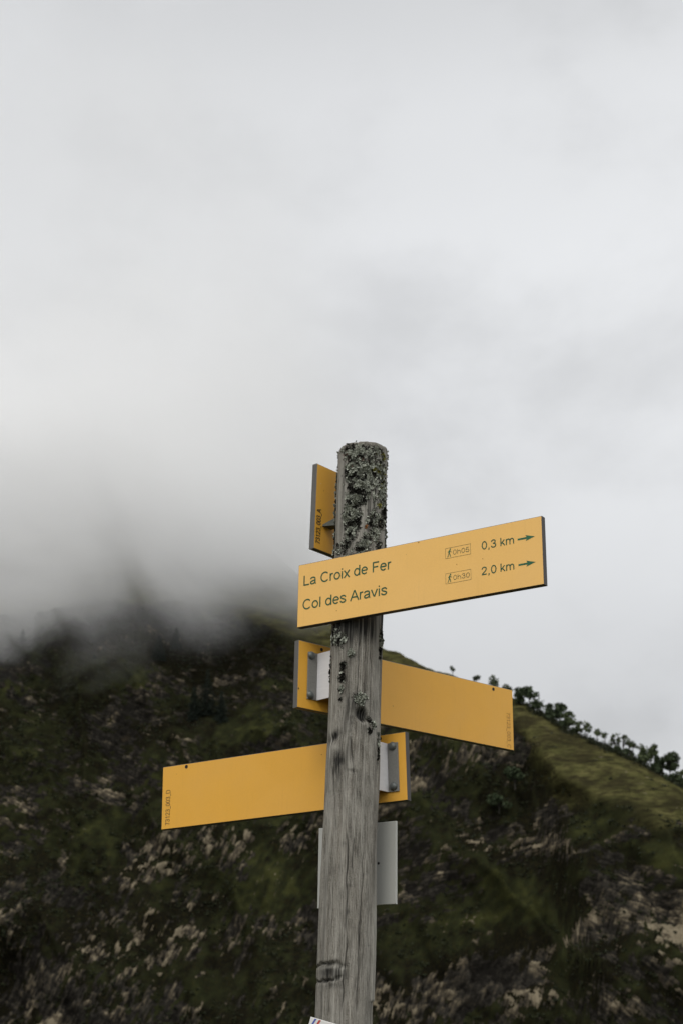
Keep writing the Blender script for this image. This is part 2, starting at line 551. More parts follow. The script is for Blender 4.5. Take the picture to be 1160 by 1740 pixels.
b1 = bedded(4.6, 0.62, 5)
b2 = bedded(1.1, 1.3, 4)
bb_ = t.math('SUBTRACT', t.math('ADD', t.math('MULTIPLY', b1, 2.0), t.math('MULTIPLY', b2, .8)), 1.4)
rmask = t.math('ADD', t.attr('rock'), t.math('MULTIPLY', bb_, 1.5))
rmask = t.ramp(rmask, [(0.44, 0.0), (0.60, 1.0)])
lv = t.math('ADD', t.math('ADD', t.attr('pale'), t.math('MULTIPLY', t.math('SUBTRACT', n_l, 0.5), 0.5)), t.math('MULTIPLY', bb_, 1.25))
rockc = t.ramp(lv, [(0.0, (0.011, 0.010, 0.0085)), (0.40, (0.028, 0.0255, 0.021)), (0.72, (0.073, 0.060, 0.041)), (1.0, (0.180, 0.152, 0.104))])
rockc = t.mix(t.ramp(n_m, [(0.58, 0.0), (0.78, 0.30)]), rockc, (0.09, 0.068, 0.042))
gm = t.math('ADD', t.attr('green'), t.math('MULTIPLY', t.math('SUBTRACT', n_m, 0.5), 0.8))
cliffg = t.ramp(gm, [(0.10, (0.0085, 0.0080, 0.0052)), (0.50, (0.0175, 0.0195, 0.0090)), (0.95, (0.036, 0.038, 0.0135))])
cliffg = t.mix(t.ramp(n_f, [(0.5, 0.0), (0.72, 0.7)]), cliffg, (0.024, 0.020, 0.0075))
pst = t.ramp(t.math('ADD', t.math('MULTIPLY', n_m, 0.6), t.math('MULTIPLY', t.noise(t.coord((1, 1, 4)), 0.12, 6, 0.7), 0.6)),
             [(0.42, (0.020, 0.020, 0.010)), (0.56, (0.055, 0.054, 0.020)), (0.74, (0.100, 0.092, 0.036))])
tuft = t.ramp(t.noise(t.coord((.42, .30, 1.5)), .8, 5, .65), [(.47, 0.0), (.62, .85)])
pst = t.mix(tuft, pst, (.020, .017, .010))
heath = t.ramp(t.noise(t.coord((.09, .07, .22)), 1.0, 5, .6), [(.47, 0.0), (.62, .8)])
pst = t.mix(heath, pst, (.024, .021, .011))
grass = t.mix(t.attr('pasture'), cliffg, pst)
colr = t.mix(rmask, grass, rockc)
mat_slope = t.bsdf(colr, 0.95, spec=0.0, bump=n_f, bstr=0.6, bdist=0.6)
ground = mesh_np('hillside_ground', V, F, mat_slope, smooth=True)
for k in range(4): attr(ground, 'bed%d' % k, wgt[k])
attr(ground, 'rock', rock); attr(ground, 'pale', lr); attr(ground, 'green', gr); attr(ground, 'pasture', past)
tag(ground, 'steep rocky alpine slope with a grassy ridge running up into cloud', 'hillside', kind='structure')

GZ = V.reshape(NY, NX, 3)


def ground_at(px, py, guess=None):
    """point where the photograph's ray through (px,py) meets the terrain (nearest)"""
    r = at(px, py, 1.0) - CAM
    ys = np.arange(285, 760, 0.5)
    p = CAM + np.outer(ys, r)
    z, *_ = terrain_base(p[:, 0], p[:, 1])
    hit = np.nonzero(z >= p[:, 2])[0]
    return p[hit[0]] if len(hit) else None


def surf(x, y):
    """terrain height near (x, y) on the built sheet"""
    i = np.clip(np.searchsorted(gx, x), 1, NX - 2); j = np.clip(np.searchsorted(gy, y), 1, NY - 2)
    return float(GZ[j, i, 2])


# ------------------------------------------------------------------ foliage
def mat_leaf(name, c1, c2):
    t = NT(name)
    n = t.noise(t.coord(), 1.6, 4, 0.6)
    return t.bsdf(t.ramp(n, [(0.35, c1), (0.65, c2)]), 0.7, spec=0.2)


M['leaf_dark'] = mat_leaf('dark_green_leaves', (0.022, 0.034, 0.016), (0.056, 0.074, 0.034))
M['leaf_mid'] = mat_leaf('mid_green_leaves', (0.036, 0.050, 0.022), (0.080, 0.098, 0.042))
M['leaf_needle'] = mat_leaf('blackish_green_needles', (0.006, 0.010, 0.007), (0.013, 0.020, 0.012))
M['leaf_shrub'] = mat_leaf('dark_shrub_leaves', (0.008, 0.011, 0.005), (0.026, 0.030, 0.010))
M['bark'] = mat_plain('grey_brown_bark', (0.045, 0.04, 0.033), 0.9)


def leaves(centers, size, r):
    """one bent quad per centre, every orientation"""
    n = len(centers)
    a = r.normal(size=(n, 3)); a /= np.linalg.norm(a, axis=1)[:, None]
    b = np.cross(a, r.normal(size=(n, 3))); b /= np.linalg.norm(b, axis=1)[:, None]
    s = size * r.uniform(0.6, 1.3, (n, 1))
    nrm = np.cross(a, b)
    v = np.stack([centers - a * s, centers + b * s * 0.55 + nrm * s * .2, centers + a * s, centers - b * s * 0.55 + nrm * s * .2], 1).reshape(-1, 3)
    return v, np.arange(n * 4).reshape(n, 4)


def limb(verts, faces, p0, p1, r0, r1, k=6):
    p0, p1 = np.array(p0, float), np.array(p1, float)
    d = p1 - p0; d /= np.linalg.norm(d)
    a = np.cross(d, [0.3, 1, 0.1]); a /= np.linalg.norm(a); b = np.cross(d, a)
    base = len(verts)
    for p, rr in ((p0, r0), (p1, r1)):
        for i in range(k):
            w = 2 * math.pi * i / k
            verts.append(p + (a * math.cos(w) + b * math.sin(w)) * rr)
    for i in range(k):
        j = (i + 1) % k
        faces.append([base + i, base + j, base + k + j, base + k + i])


def broadleaf(name, loc, h, w, label, group, mat, n=700, gap=0.35, trunk=0.3, lean=0.0, seed=0, cat='tree', multi=1):
    r = np.random.default_rng(seed)
    root = empty(name, loc)
    tag(root, label, cat, group)
    tv, tf = [], []
    blobs = []
    for s in range(multi):
        ox = (s - (multi - 1) / 2) * w * 0.45
        top = np.array([ox + lean * h * .5, r.normal() * .2, h * 0.72])
        limb(tv, tf, (ox * .3, 0, -0.6), (ox * .6 + lean * h * .2, 0, h * trunk), 0.035 * h * .6 + .05, 0.03 * h * .5 + .04)
        limb(tv, tf, (ox * .6 + lean * h * .2, 0, h * trunk), top, 0.03 * h * .5 + .04, 0.04)
        nb = 11 if w > 3 else 7
        for i in range(nb):
            a = r.uniform(0, 2 * math.pi); q = r.uniform(0.2, 1.0)
            ww = w / (1 + 0.55 * (multi - 1))
            c = np.array([ox + lean * h * .4 + math.cos(a) * ww * .36 * q, math.sin(a) * w * .3 * q, h * (trunk + (0.93 - trunk) * r.uniform(0.22, 0.88))])
            # narrow the crown towards its top
            c[0] = ox + (c[0] - ox) * (1.15 - 0.6 * (c[2] / h) ** 2)
            limb(tv, tf, (ox * .6 + lean * h * .2, 0, h * trunk + (c[2] - h * trunk) * .4), c, 0.05 + .006 * h, 0.02, 5)
            blobs.append((c, min(ww, h) * r.uniform(0.12, 0.36)))
    mesh_np('trunk', np.array(tv), np.array(tf), M['bark'], root)
    pts = []
    for c, rad in blobs:
        m = max(int(n / len(blobs)), 8)
        d = r.normal(size=(m, 3)); d /= np.linalg.norm(d, axis=1)[:, None]
        rr = rad * r.uniform(0.25, 1.0, (m, 1)) ** 0.6
        q = c + d * rr * np.array([1.05, 1.0, 0.85])
        keep = vnoise(q / (rad * 0.75) + seed * 3.1, seed) > -1 + gap * 1.6
        pts.append(q[keep])
    q = np.concatenate(pts)
    v, f = leaves(q, 0.055 * min(w, h) + 0.16, r)
    mesh_np('crown', v, f, mat, root)
    return root


def conifer(loc, h, w, label, group, seed):
    r = np.random.default_rng(seed)
    root = empty('conifer_tree', loc); tag(root, label, 'tree', group)
    tv, tf = [], []
    limb(tv, tf, (0, 0, -0.8), (0, 0, h), 0.03 * h * .5, 0.02)
    pts = []
    z = 0.08 * h
    while z < h * .98:
        k = 1 - z / h
        rad = w * .5 * (k ** 0.8) * r.uniform(.75, 1.2) + .1
        nbr = int(6 + 5 * k)
        a0 = r.uniform(0, 6.28)
        for i in range(nbr):
            a = a0 + 6.28 * i / nbr + r.normal() * .2
            L = rad * r.uniform(.6, 1.1)
            m = max(int(L * 16), 5)
            s = r.uniform(.1, 1, m)[:, None]
            d = np.array([math.cos(a), math.sin(a), -0.35])
            pts.append(np.array([0, 0, z]) + d * s * L + r.normal(size=(m, 3)) * .12)
        z += max(0.35, 0.06 * h)
    mesh_np('trunk', np.array(tv), np.array(tf), M['bark'], root)
    v, f = leaves(np.concatenate(pts), 0.24, r)
    mesh_np('crown', v, f, M['leaf_needle'], root)
    return root


def crest_point(px, dy=0.0):
    """the ridge under photograph column px"""
    best = None
    for s in np.linspace(0, 1, 400):
        pass
    k = np.array(crest_px, float); k = k[np.argsort(k[:, 0])]
    p = at(px, np.interp(px, k[:, 0], k[:, 1]), np.interp(px, k[:, 0], k[:, 2]))
    return p


# (px, height px, width px, kind, label)
SKY = 'trees along the ridge line'
ridge_trees = [
    (769, 17, 9, 'mid', 'tiny round tree alone at the upper end of the ridge', 1, 220, .5),
    (809, 18, 13, 'dark', 'small pointed dark tree on the ridge above the blank right pointing sign', 1, 260, .3),
    (840, 27, 17, 'mid', 'oval upright tree on the ridge above the corner hole of the right pointing sign', 1, 420, .3),
    (860, 20, 20, 'mid', 'pale low spreading tree on the ridge above the right end of the yellow sign', 1, 360, .2),
    (893, 33, 38, 'dark', 'broad dark tree on the ridge just past the right end of the yellow sign', 2, 1100, .12),
    (914, 24, 24, 'dark', 'low dark tree filling the dip between the two broadest ridge trees', 1, 500, .15),
    (944, 34, 36, 'dark', 'broad dark tree with sky showing through its right side, second large one on the ridge', 2, 1000, .18),
    (966, 32, 24, 'dark', 'rounded tree leaning on the right flank of the second large ridge tree', 1, 600, .2),
    (990, 26, 26, 'mid', 'thin leafy tree with open crown halfway down the ridge', 2, 340, .3),
    (1014, 26, 15, 'mid', 'lollipop shaped tree with a bare stem, left one of a slender pair on the ridge', 1, 260, .5),
    (1028, 25, 13, 'mid', 'lollipop shaped tree with a bare stem, right one of a slender pair on the ridge', 1, 230, .5),
    (1040, 20, 10, 'mid', 'wispy bare sapling between the slender pair and the tall sparse tree', 1, 90, .4),
    (1052, 38, 20, 'mid', 'tall sparse upright tree with several thin stems on the lower ridge', 3, 420, .3),
    (1073, 33, 18, 'mid', 'slender forked tree standing clear of its neighbours low on the ridge', 2, 330, .45),
    (1101, 40, 34, 'dark', 'large twin headed tree low on the ridge near the right edge', 2, 800, .3),
    (1132, 42, 40, 'dark', 'largest dense dome shaped tree at the lower right end of the ridge', 2, 1200, .2),
    (1159, 30, 18, 'mid', 'tree cut by the right edge of the picture', 1, 400, .25),
]
for i, (px, hp, wp, kd, lab, multi, n, tr) in enumerate(ridge_trees):
    p = crest_point(px)
    k = p[1] / FPX / math.cos(_P) * 1.0
    z = surf(p[0], p[1])
    broadleaf('ridge_tree', (p[0], p[1], min(z, p[2] + 0.5)), hp * k * 1.06, wp * k * 1.06, lab, SKY, M['leaf_mid' if i in (7, 14) else 'leaf_' + kd], n=n, trunk=tr * (.5 if wp > 18 else .9), seed=100 + i, multi=multi, gap=0.18 if kd == 'dark' else 0.3)
bushes = [(882, 14, 18, 'dark round bush against the right end of the yellow sign'), (930, 16, 24, 'low dark bush between the two broad ridge trees'), (955, 15, 30, 'dark bush under the second large ridge tree'),
          (976, 12, 22, 'small bush below the rounded leaning tree'), (1000, 8, 16, 'little bush at the foot of the open crowned tree'), (1045, 15, 26, 'dark hedge bush under the wispy sapling'), (1064, 15, 28, 'dark hedge bush under the tall sparse tree'), (1084, 12, 20, 'low bush right of the slender forked tree'),
          (1112, 15, 24, 'dark bush filling the gap under the twin headed tree'), (1140, 20, 34, 'dense dark bush at the foot of the dome shaped tree'), (1154, 18, 26, 'dark bush at the right edge of the picture')]
for i, (px, hp, wp, lab) in enumerate(bushes):
    p = crest_point(px)
    p = p + np.array([0.2, -1.5, -0.6])
    k = p[1] / FPX / math.cos(_P)
    broadleaf('ridge_bush', (p[0], p[1], min(surf(p[0], p[1]), p[2] + .3) - .2), hp * k, wp * k, lab, 'bushes along the ridge line', M['leaf_dark'], n=520, trunk=.05, seed=300 + i, cat='bush', gap=.1)

fir = [(352, 1215, 75, 36, 'tallest dark conifer on the shaded slope left of the post'), (330, 1225, 60, 30, 'dark conifer just left of the tallest one on the slope'), (376, 1230, 55, 28, 'dark conifer just right of the tallest one on the slope'),
       (36, 1130, 60, 34, 'dark conifer at the left edge under the cloud'), (62, 1135, 42, 26, 'smaller dark conifer beside the one at the left edge'), (160, 1160, 50, 34, 'lone dark conifer below the cloud edge on the upper left slope'),
       (270, 1120, 44, 28, 'dark conifer high under the misty pasture'), (300, 1100, 34, 20, 'small conifer at the top edge of the left cliff')]
for i, (px, py, hp, wp, lab) in enumerate(fir):
    p = ground_at(px, py)
    k = p[1] / FPX / math.cos(_P)
    conifer((p[0], p[1] - 1.5, p[2] - 1.0), hp * k * 1.05, wp * k * 1.3, lab, 'conifers on the shaded slope', 400 + i)
rb = [(872, 1335, 34, 44, 'round dark bush on the cliff below the right end of the right pointing sign'), (845, 1375, 26, 60, 'wide green bush lower on the cliff beside the grey plate'), (886, 1590, 26, 30, 'dark bush low on the cliff right of the post')]
for i, (px, py, hp, wp, lab) in enumerate(rb):
    p = ground_at(px, py); k = p[1] / FPX / math.cos(_P)
    broadleaf('cliff_bush', (p[0], p[1] - 3.0, p[2] - 1.0), hp * k, wp * k, lab, 'bushes on the cliff', M['leaf_dark'], n=700, trunk=.1, seed=500 + i, cat='bush', gap=.1)

# low scrub over the whole face, nobody could count it
cand = np.nonzero((oncliff > 0.5) & (X > -140) & (X < 125) & (Z > -5))[0]
pick = rng.choice(cand, 9000, replace=False)
w8 = fbm(P3[pick] / 18, 3, 111) - rock[pick] * 0.7 - green[pick] * 0.8
pick = pick[w8 > -0.28]
cs = []
for q in V[pick]:
    m = rng.integers(6, 20); rad = rng.uniform(.25, .95)
    cs.append(q + rng.normal(size=(m, 3)) * np.array([rad, rad * .7, rad * .5]) * .6 + np.array([0, -.2, .25]))
cand = np.nonzero((np.abs(Y - Yc + 2.0) < 4) & (X > 52) & (X < 104))[0]
for q in V[rng.choice(cand, 420)]:
    m = rng.integers(10, 34); rad = rng.uniform(.5, 1.3)
    cs.append(q + rng.normal(size=(m, 3)) * np.array([rad, rad, rad * .55]) * .6 + np.array([0, 0, .35]))
cand = np.nonzero((past > .8) & (Y < Yc) & (X > 30) & (X < 110))[0]
for q in V[rng.choice(cand, 260)]:
    m = rng.integers(4, 14); rad = rng.uniform(.3, .8)
    cs.append(q + rng.normal(size=(m, 3)) * np.array([rad * 1.5, rad, rad * .4]) * .6 + np.array([0, 0, .2]))
v_, f_ = leaves(np.concatenate(cs), 0.30, rng)
o = mesh_np('scrub', v_, f_, M['leaf_shrub'])
tag(o, 'dark low scrub growing all over the rocky face', 'scrub', kind='stuff')

# grass around the foot of the post
nb = 9000
ga = rng.uniform(0, 2 * math.pi, nb); gd = 0.15 + 5.5 * rng.uniform(0, 1, nb) ** 0.7
bx, by = gd * np.cos(ga), 3.175 + gd * np.sin(ga)
hh = rng.uniform(.05, .18, nb); ta = rng.uniform(0, 6.28, nb)
ex, ey = np.cos(ta) * .004, np.sin(ta) * .004
lx, ly = rng.normal(size=nb) * .04, rng.normal(size=nb) * .04
vz = np.zeros(nb) - .35 * 0 + np.array([0.0])
gv = np.stack([np.stack([bx - ex, by - ey, np.full(nb, -.03)], 1), np.stack([bx + ex, by + ey, np.full(nb, -.03)], 1), np.stack([bx + lx, by + ly, hh], 1)], 1).reshape(-1, 3)
o = mesh_np('grass', gv, np.arange(nb * 3).reshape(nb, 3), M['leaf_mid'])
tag(o, 'short green grass round the foot of the signpost', 'grass', kind='stuff')

# ------------------------------------------------------------------ signpost
root = empty('signpost', (-0.0527, 3.175, 0.0))
tag(root, 'weathered lichen covered wooden trail signpost carrying yellow direction signs', 'signpost')
root_loc = np.array(root.location)
PB = np.array([0.004326, 3.175, 1.6112847]); PT = np.array([0.051094, 3.175, 2.90664311])


def axis(z):
    s = (z - PB[2]) / (PT[2] - PB[2])
    return PB + (PT - PB) * s


def post_z(y):
    """height on the post's front for a photograph row"""
    return at(600, y, 3.116)[2]


RAD = 0.0590
TOP = 2.915
NA = 256
zs = np.concatenate([np.linspace(-0.4, 1.5, 40), np.arange(1.503, TOP - 0.02, 0.0028)])
A, ZZ = np.meshgrid(np.arange(NA) / NA * 2 * math.pi, zs)
A = A.ravel(); ZZ = ZZ.ravel()
# A = 0 faces the camera (-y), positive to the photograph's right
cyl = lambda a, z, ka, kz: np.stack([np.sin(a) * ka, np.cos(a) * ka, z * kz], 1)
wav = lambda a: (a + math.pi) % (2 * math.pi) - math.pi
AA = wav(A)


def px_to_az(x, y):
    z = post_z(y); c = at(x, y, 3.14)
    return math.asin(max(-1, min(1, (c[0] - axis(z)[0]) / RAD))), z


rad = np.full(len(A), RAD) + fbm(cyl(A, ZZ, 1.1, 2.2), 3, 1) * 0.0016 + fbm(cyl(A, ZZ, 3.0, 9), 3, 2) * 0.0009
# grain, bent round the knots
warpA = np.zeros(len(A)); dark = np.zeros(len(A)); pale = np.zeros(len(A))
MPX = .00134                                       # metres on the post per photograph pixel


def on_post(px, py, wx, wy, rot=0.0, pw=1.0):
    """soft spot on the bark: position, half sizes, turn (clockwise in the photograph)"""
    a0, z0 = px_to_az(px, py)
    da = wav(AA - a0) * RAD / MPX * max(math.cos(a0), .5); dz = -(ZZ - z0) / MPX
    c, s_ = math.cos(rot), math.sin(rot)
    return np.exp(-(((da * c + dz * s_) / wx) ** 2 + ((-da * s_ + dz * c) / wy) ** 2) ** pw)


jag = fbm(cyl(A, ZZ, 14, 60), 3, 44) * .5 + .8
# the dead branch stub: a dark hollow with lichen above it
for px, py, wx, wy in ((612, 1200, 16, 26), (574, 1282, 18, 30), (562, 1655, 26, 22)):
    g = on_post(px, py, wx, wy); a0, z0 = px_to_az(px, py)
    warpA += np.clip(wav(AA - a0) * RAD / (wx * MPX), -1.5, 1.5) * g * .16
    rad += .0022 * on_post(px, py, wx * 1.1, wy * 1.1)
hol = on_post(615, 1214, 9, 12, -.5, 2)
rad -= .017 * hol
dark += 1.3 * hol + 1.1 * on_post(600, 1192, 10, 14, .35) * jag + .5 * on_post(590, 1222, 16, 13, -.6) * jag + .45 * on_post(622, 1236, 9, 12) * jag
# the swirl
rad -= .004 * on_post(566, 1252, 12, 6, -.6) + .003 * on_post(585, 1300, 2.2, 22, -.25) + .003 * on_post(597, 1310, 7, 2)
dark += 1.3 * on_post(567, 1250, 14, 8, -.65) * jag + 1.1 * on_post(577, 1288, 11, 17, .4) * jag + .8 * on_post(572, 1312, 8, 22) * jag + .5 * on_post(594, 1262, 2, 34, .05) + .5 * on_post(600, 1311, 8, 2.2)
pale += .5 * on_post(598, 1299, 5, 9) + .45 * on_post(571, 1268, 7, 4, .5)
# the fissured knot low on the left
a0, z0 = px_to_az(545, 1653)
ex_ = wav(AA - a0) * RAD / MPX / 45 + .05 * vnoise(cyl(A, ZZ, 5, 40), 61); ez_ = -(ZZ - z0) / MPX / (15 + 3 * vnoise(cyl(A, ZZ, 4, 0), 62)) + .16 * ex_ + .10 * vnoise(cyl(A, ZZ, 7, 30), 63)
re_ = np.sqrt(ex_ ** 2 + ez_ ** 2); te_ = np.arctan2(ez_, ex_)
ring = np.exp(-((re_ - 1) / (.15 + .09 * vnoise(cyl(A, ZZ, 6, 50), 64))) ** 2) * (AA > -1.75)
up_ = ring * np.clip(-np.sin(te_ + .25), 0, 1) ** .5
lo_ = ring * np.clip(np.sin(te_ - .45), 0, 1) ** .5
eye = on_post(561, 1653, 20, 10, .1, 1.3)
rad -= .009 * up_ + .010 * lo_ + .003 * eye
dark += .60 * up_ + .85 * lo_ + 1.0 * eye * np.clip(.9 + .5 * vnoise(cyl(A, ZZ, 8, 30), 65), 0, 1.3) + .7 * on_post(566, 1674, 13, 5) * jag
pale += .35 * on_post(551, 1645, 13, 1.8, -.12) + .40 * on_post(583, 1649, 2.6, 9)
# smaller scars
dark += .7 * on_post(584, 1433, 3, 2.2, .4) + .45 * on_post(593, 1505, 4, 3) + .4 * on_post(590, 1550, 6, 6) * jag + .6 * on_post(626, 1606, 1.6, 1.6) + .25 * on_post(596, 1600, 3, 26, .06)
gA = A + warpA
gr1 = fbm(cyl(gA, ZZ, 9.5, 2.6), 4, 5, .6)
gr2 = fbm(cyl(gA, ZZ, 26.0, 7.0), 3, 8, .6)
rad += gr1 * 0.00035 + gr2 * 0.00045
# drying cracks
for (cx0, cy0, cx1, cy1, wdt, dep, sd_) in [(590, 1405, 588, 1590, .0010, .006, 1), (546, 1560, 553, 1410, .0009, .005, 2), (579, 1720, 590, 1590, .0009, .005, 3), (612, 1080, 604, 1190, .0008, .004, 4),
                                            (600, 1320, 596, 1250, .0009, .005, 5), (603, 1420, 598, 1480, .0011, .004, 6), (630, 1100, 628, 1230, .0008, .004, 7), (618, 1440, 610, 1620, .0008, .0035, 8), (565, 1300, 572, 1420, .0008, .0035, 9),
                                            (597, 800, 590, 930, .0009, .004, 10), (640, 800, 628, 930, .0011, .005, 11), (610, 1560, 606, 1730, .0009, .0045, 12)]:
    a0, z0 = px_to_az(cx0, cy0); a1, z1 = px_to_az(cx1, cy1)
    s = np.clip((ZZ - z0) / (z1 - z0), 0, 1)
    ac = a0 + (a1 - a0) * s + vnoise(np.stack([ZZ * 30, np.full(len(A), sd_ * 3.3), np.zeros(len(A))], 1), sd_) * .035
    env = sstep(0, .12, s) * sstep(1, .88, s)
    d_ = wav(AA - ac) * RAD
    cr = np.exp(-(d_ / wdt) ** 2) * env
    rad -= dep * cr; dark += .8 * cr
# long pale split near the left edge
a0, z0 = px_to_az(566, 1110); a1, z1 = px_to_az(561, 1290)
s = np.clip((ZZ - z0) / (z1 - z0), 0, 1)
d_ = wav(AA - (a0 + (a1 - a0) * s)) * RAD
ln = np.exp(-(d_ / .0016) ** 2) * sstep(0, .1, s) * sstep(1, .95, s)
pale += ln; rad += .0012 * ln
# a slab of outer wood still clinging to the right flank, broken off below
zb = post_z(1702)
slab = sstep(zb - .001, zb + .001, ZZ) * (1 - sstep(zb + .10, zb + .30, ZZ)) * sstep(1.05, 1.2, AA) * (1 - sstep(2.2, 2.4, AA))
rad += .0042 * slab; pale += .35 * slab
# darkening: contact shade and algae painted below the sign, black algae near the top
algae = np.clip(fbm(cyl(A, ZZ, 2.4, 4.5), 4, 15) + .05, 0, 1)
dark += .35 * algae * sstep(2.2, 2.5, ZZ)
pale += .45 * sstep(2.62, 2.72, ZZ) * np.clip(.6 + gr1, 0, 1) + .25 * np.clip(fbm(cyl(A, ZZ, 3.5, 1.6), 3, 29), 0, 1)
dark += .14 * sstep(2.0, 1.75, ZZ) * np.clip(.7 + fbm(cyl(A, ZZ, 5, 5), 3, 33), 0, 1.3)  # lower shaft painted darker to imitate the light falling off
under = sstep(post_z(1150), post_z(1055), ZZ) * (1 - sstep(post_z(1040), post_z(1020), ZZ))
dark += .55 * under * np.clip(.6 + gr1 * .8, 0, 1)  # contact shade beneath the front sign, painted into the wood colour
dark += .85 * sstep(post_z(1105), post_z(1062), ZZ + .012 * fbm(cyl(A, ZZ, 4, 3), 3, 37)) * (1 - sstep(post_z(1030), post_z(1010), ZZ)) * np.clip(.85 + .6 * fbm(cyl(A, ZZ, 4, 8), 3, 38), 0, 1)  # denser painted contact shade close under the board, mixed with algae
dark += .5 * sstep(2.66, 2.70, ZZ) * np.clip(.35 + fbm(cyl(A, ZZ, 4, 7), 4, 39), 0, 1)
dark += np.clip(fbm(cyl(A, ZZ, 5, 1.2), 3, 19) - .10, 0, 1) * .40 + np.clip(gr2, 0, 1) * .12 + np.clip(fbm(cyl(gA, ZZ, 44, 6), 2, 12), 0, 1) * .26
pale += np.clip(fbm(cyl(gA, ZZ, 40, 5), 2, 13) - .1, 0, 1) * .45
# close the top: rounded and worn end grain
rows = len(zs)
VX = np.sin(A) * rad; VY = -np.cos(A) * rad
ax = np.stack([axis(z) for z in zs]); ax = np.repeat(ax, NA, axis=0)
PV = np.stack([ax[:, 0] + VX, ax[:, 1] + VY, ZZ], 1)
# the sawn end slopes a little and is worn
tilt = lambda a, r: -0.004 * np.sin(a) * r / RAD + 0.002 * np.cos(a)
last = slice((rows - 1) * NA, rows * NA)
rings = [PV]
ta = np.arange(NA) / NA * 2 * math.pi
c_top = axis(TOP)
lastr = rad[last]
for fr, dzr in ((.995, .010), (.975, .016), (.93, .0195), (.8, .0215), (.6, .022), (.35, .0215), (.12, .021)):
    rr = lastr * fr
    nz = fbm(np.stack([np.sin(ta) * rr * 90, np.cos(ta) * rr * 90, np.full(NA, .5)], 1), 3, 23) * .0016
    rings.append(np.stack([c_top[0] + np.sin(ta) * rr, c_top[1] - np.cos(ta) * rr, zs[-1] + dzr + nz], 1))
PV = np.concatenate(rings)
nrow = rows + 7
I, J = np.meshgrid(np.arange(NA), np.arange(nrow - 1))
b0 = (J * NA + I).ravel(); b1 = (J * NA + (I + 1) % NA).ravel()
PF = np.stack([b0, b1, b1 + NA, b0 + NA], 1)
dark = np.concatenate([dark, np.full(7 * NA, .3)]); pale = np.concatenate([pale, np.zeros(7 * NA)])
grain = np.concatenate([gr1 * .6 + gr2 * .5, np.zeros(7 * NA)])
hgt = np.concatenate([ZZ, np.full(7 * NA, TOP)])

t = NT('weathered_grey_wood')
gn = t.noise(t.coord((1, 1, .05)), 620, 3, .6)
gm = t.noise(t.coord((1, 1, .22)), 60, 6, .7)
fn = t.noise(t.coord(), 900, 2, .5)
lo = t.noise(t.coord((1, 1, .5)), 14, 4, .6)
f = t.math('ADD', t.math('MULTIPLY', t.attr('grain'), .07), t.math('ADD', t.math('MULTIPLY', gn, .55), t.math('MULTIPLY', gm, .45)))
f = t.math('ADD', f, t.math('MULTIPLY', t.math('SUBTRACT', fn, .5), .6))
base = t.ramp(f, [(0.34, (0.045, 0.040, 0.032)), (0.47, (0.17, 0.158, 0.132)), (0.58, (0.28, 0.263, 0.226)), (0.78, (0.46, 0.44, 0.39))])
base = t.mix(t.ramp(lo, [(0.45, 0.0), (0.75, 0.22)]), base, (0.15, 0.12, 0.09))
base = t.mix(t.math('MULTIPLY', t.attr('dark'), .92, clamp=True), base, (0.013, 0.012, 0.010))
base = t.mix(t.math('MULTIPLY', t.attr('pale'), .9, clamp=True), base, (0.40, 0.385, 0.34))
mat_wood = t.bsdf(base, .85, spec=.2, bump=f, bstr=.55, bdist=.0015)
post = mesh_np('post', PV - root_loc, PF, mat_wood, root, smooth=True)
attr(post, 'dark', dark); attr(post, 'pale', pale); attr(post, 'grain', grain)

# ------------------------------------------------------------------ lichen crusts and rosettes on the post
LM = []
for nm, c1, c2 in (('grey_green_lichen', (0.17, 0.18, 0.145), (0.46, 0.475, 0.40)), ('dark_grey_lichen', (0.06, 0.062, 0.05), (0.17, 0.172, 0.14)), ('blackish_crust_lichen', (0.010, 0.010, 0.008), (0.034, 0.032, 0.026)),
                   ('olive_lichen', (0.12, 0.12, 0.03), (0.24, 0.22, 0.05)), ('rust_orange_lichen', (0.17, 0.075, 0.03), (0.28, 0.13, 0.05)), ('pinkish_brown_lichen', (0.11, 0.075, 0.055), (0.2, 0.14, 0.11))):
    t = NT(nm)
    n = t.noise(t.coord(), 260, 4, .65)
    LM.append(t.bsdf(t.ramp(n, [(.38, c1), (.62, c2)]), .95, spec=.1, bump=n, bstr=.5, bdist=.001))
lv, lf, lm_ = [], [], []
lrng = np.random.default_rng(21)


def radius_at(a, z):
    j = int(np.clip(np.searchsorted(zs, z), 0, rows - 1)); i = int(round((a % (2 * math.pi)) / (2 * math.pi) * NA)) % NA
    return rad[j * NA + i]


def lobe(a, z, size, lift, m):
    r0 = radius_at(a, z)
    c0 = axis(z)
    n = np.array([math.sin(a), -math.cos(a), 0.0]); tn = np.array([math.cos(a), math.sin(a), 0.0]); up = np.array([0, 0, 1.0])
    p = np.array([c0[0], c0[1], z]) + n * (r0 - .0006 + lift * .4)
    nn = n + tn * lrng.normal() * .55 + up * lrng.normal() * .55; nn /= np.linalg.norm(nn)
    u = np.cross(nn, [0.1, .2, 1]); u /= np.linalg.norm(u); w = np.cross(nn, u)
    k = 7
    b = len(lv)
    lv.append(p - nn * size * .15)
    ph = lrng.uniform(0, 6.28)
    for i in range(k):
        t_ = 2 * math.pi * i / k + ph
        rr = size * lrng.uniform(.55, 1.1)
        lv.append(p + (u * math.cos(t_) + w * math.sin(t_)) * rr + nn * size * lrng.uniform(.15, .75))
    for i in range(k):
        lf.append([b, b + 1 + i, b + 1 + (i + 1) % k]); lm_.append(m)


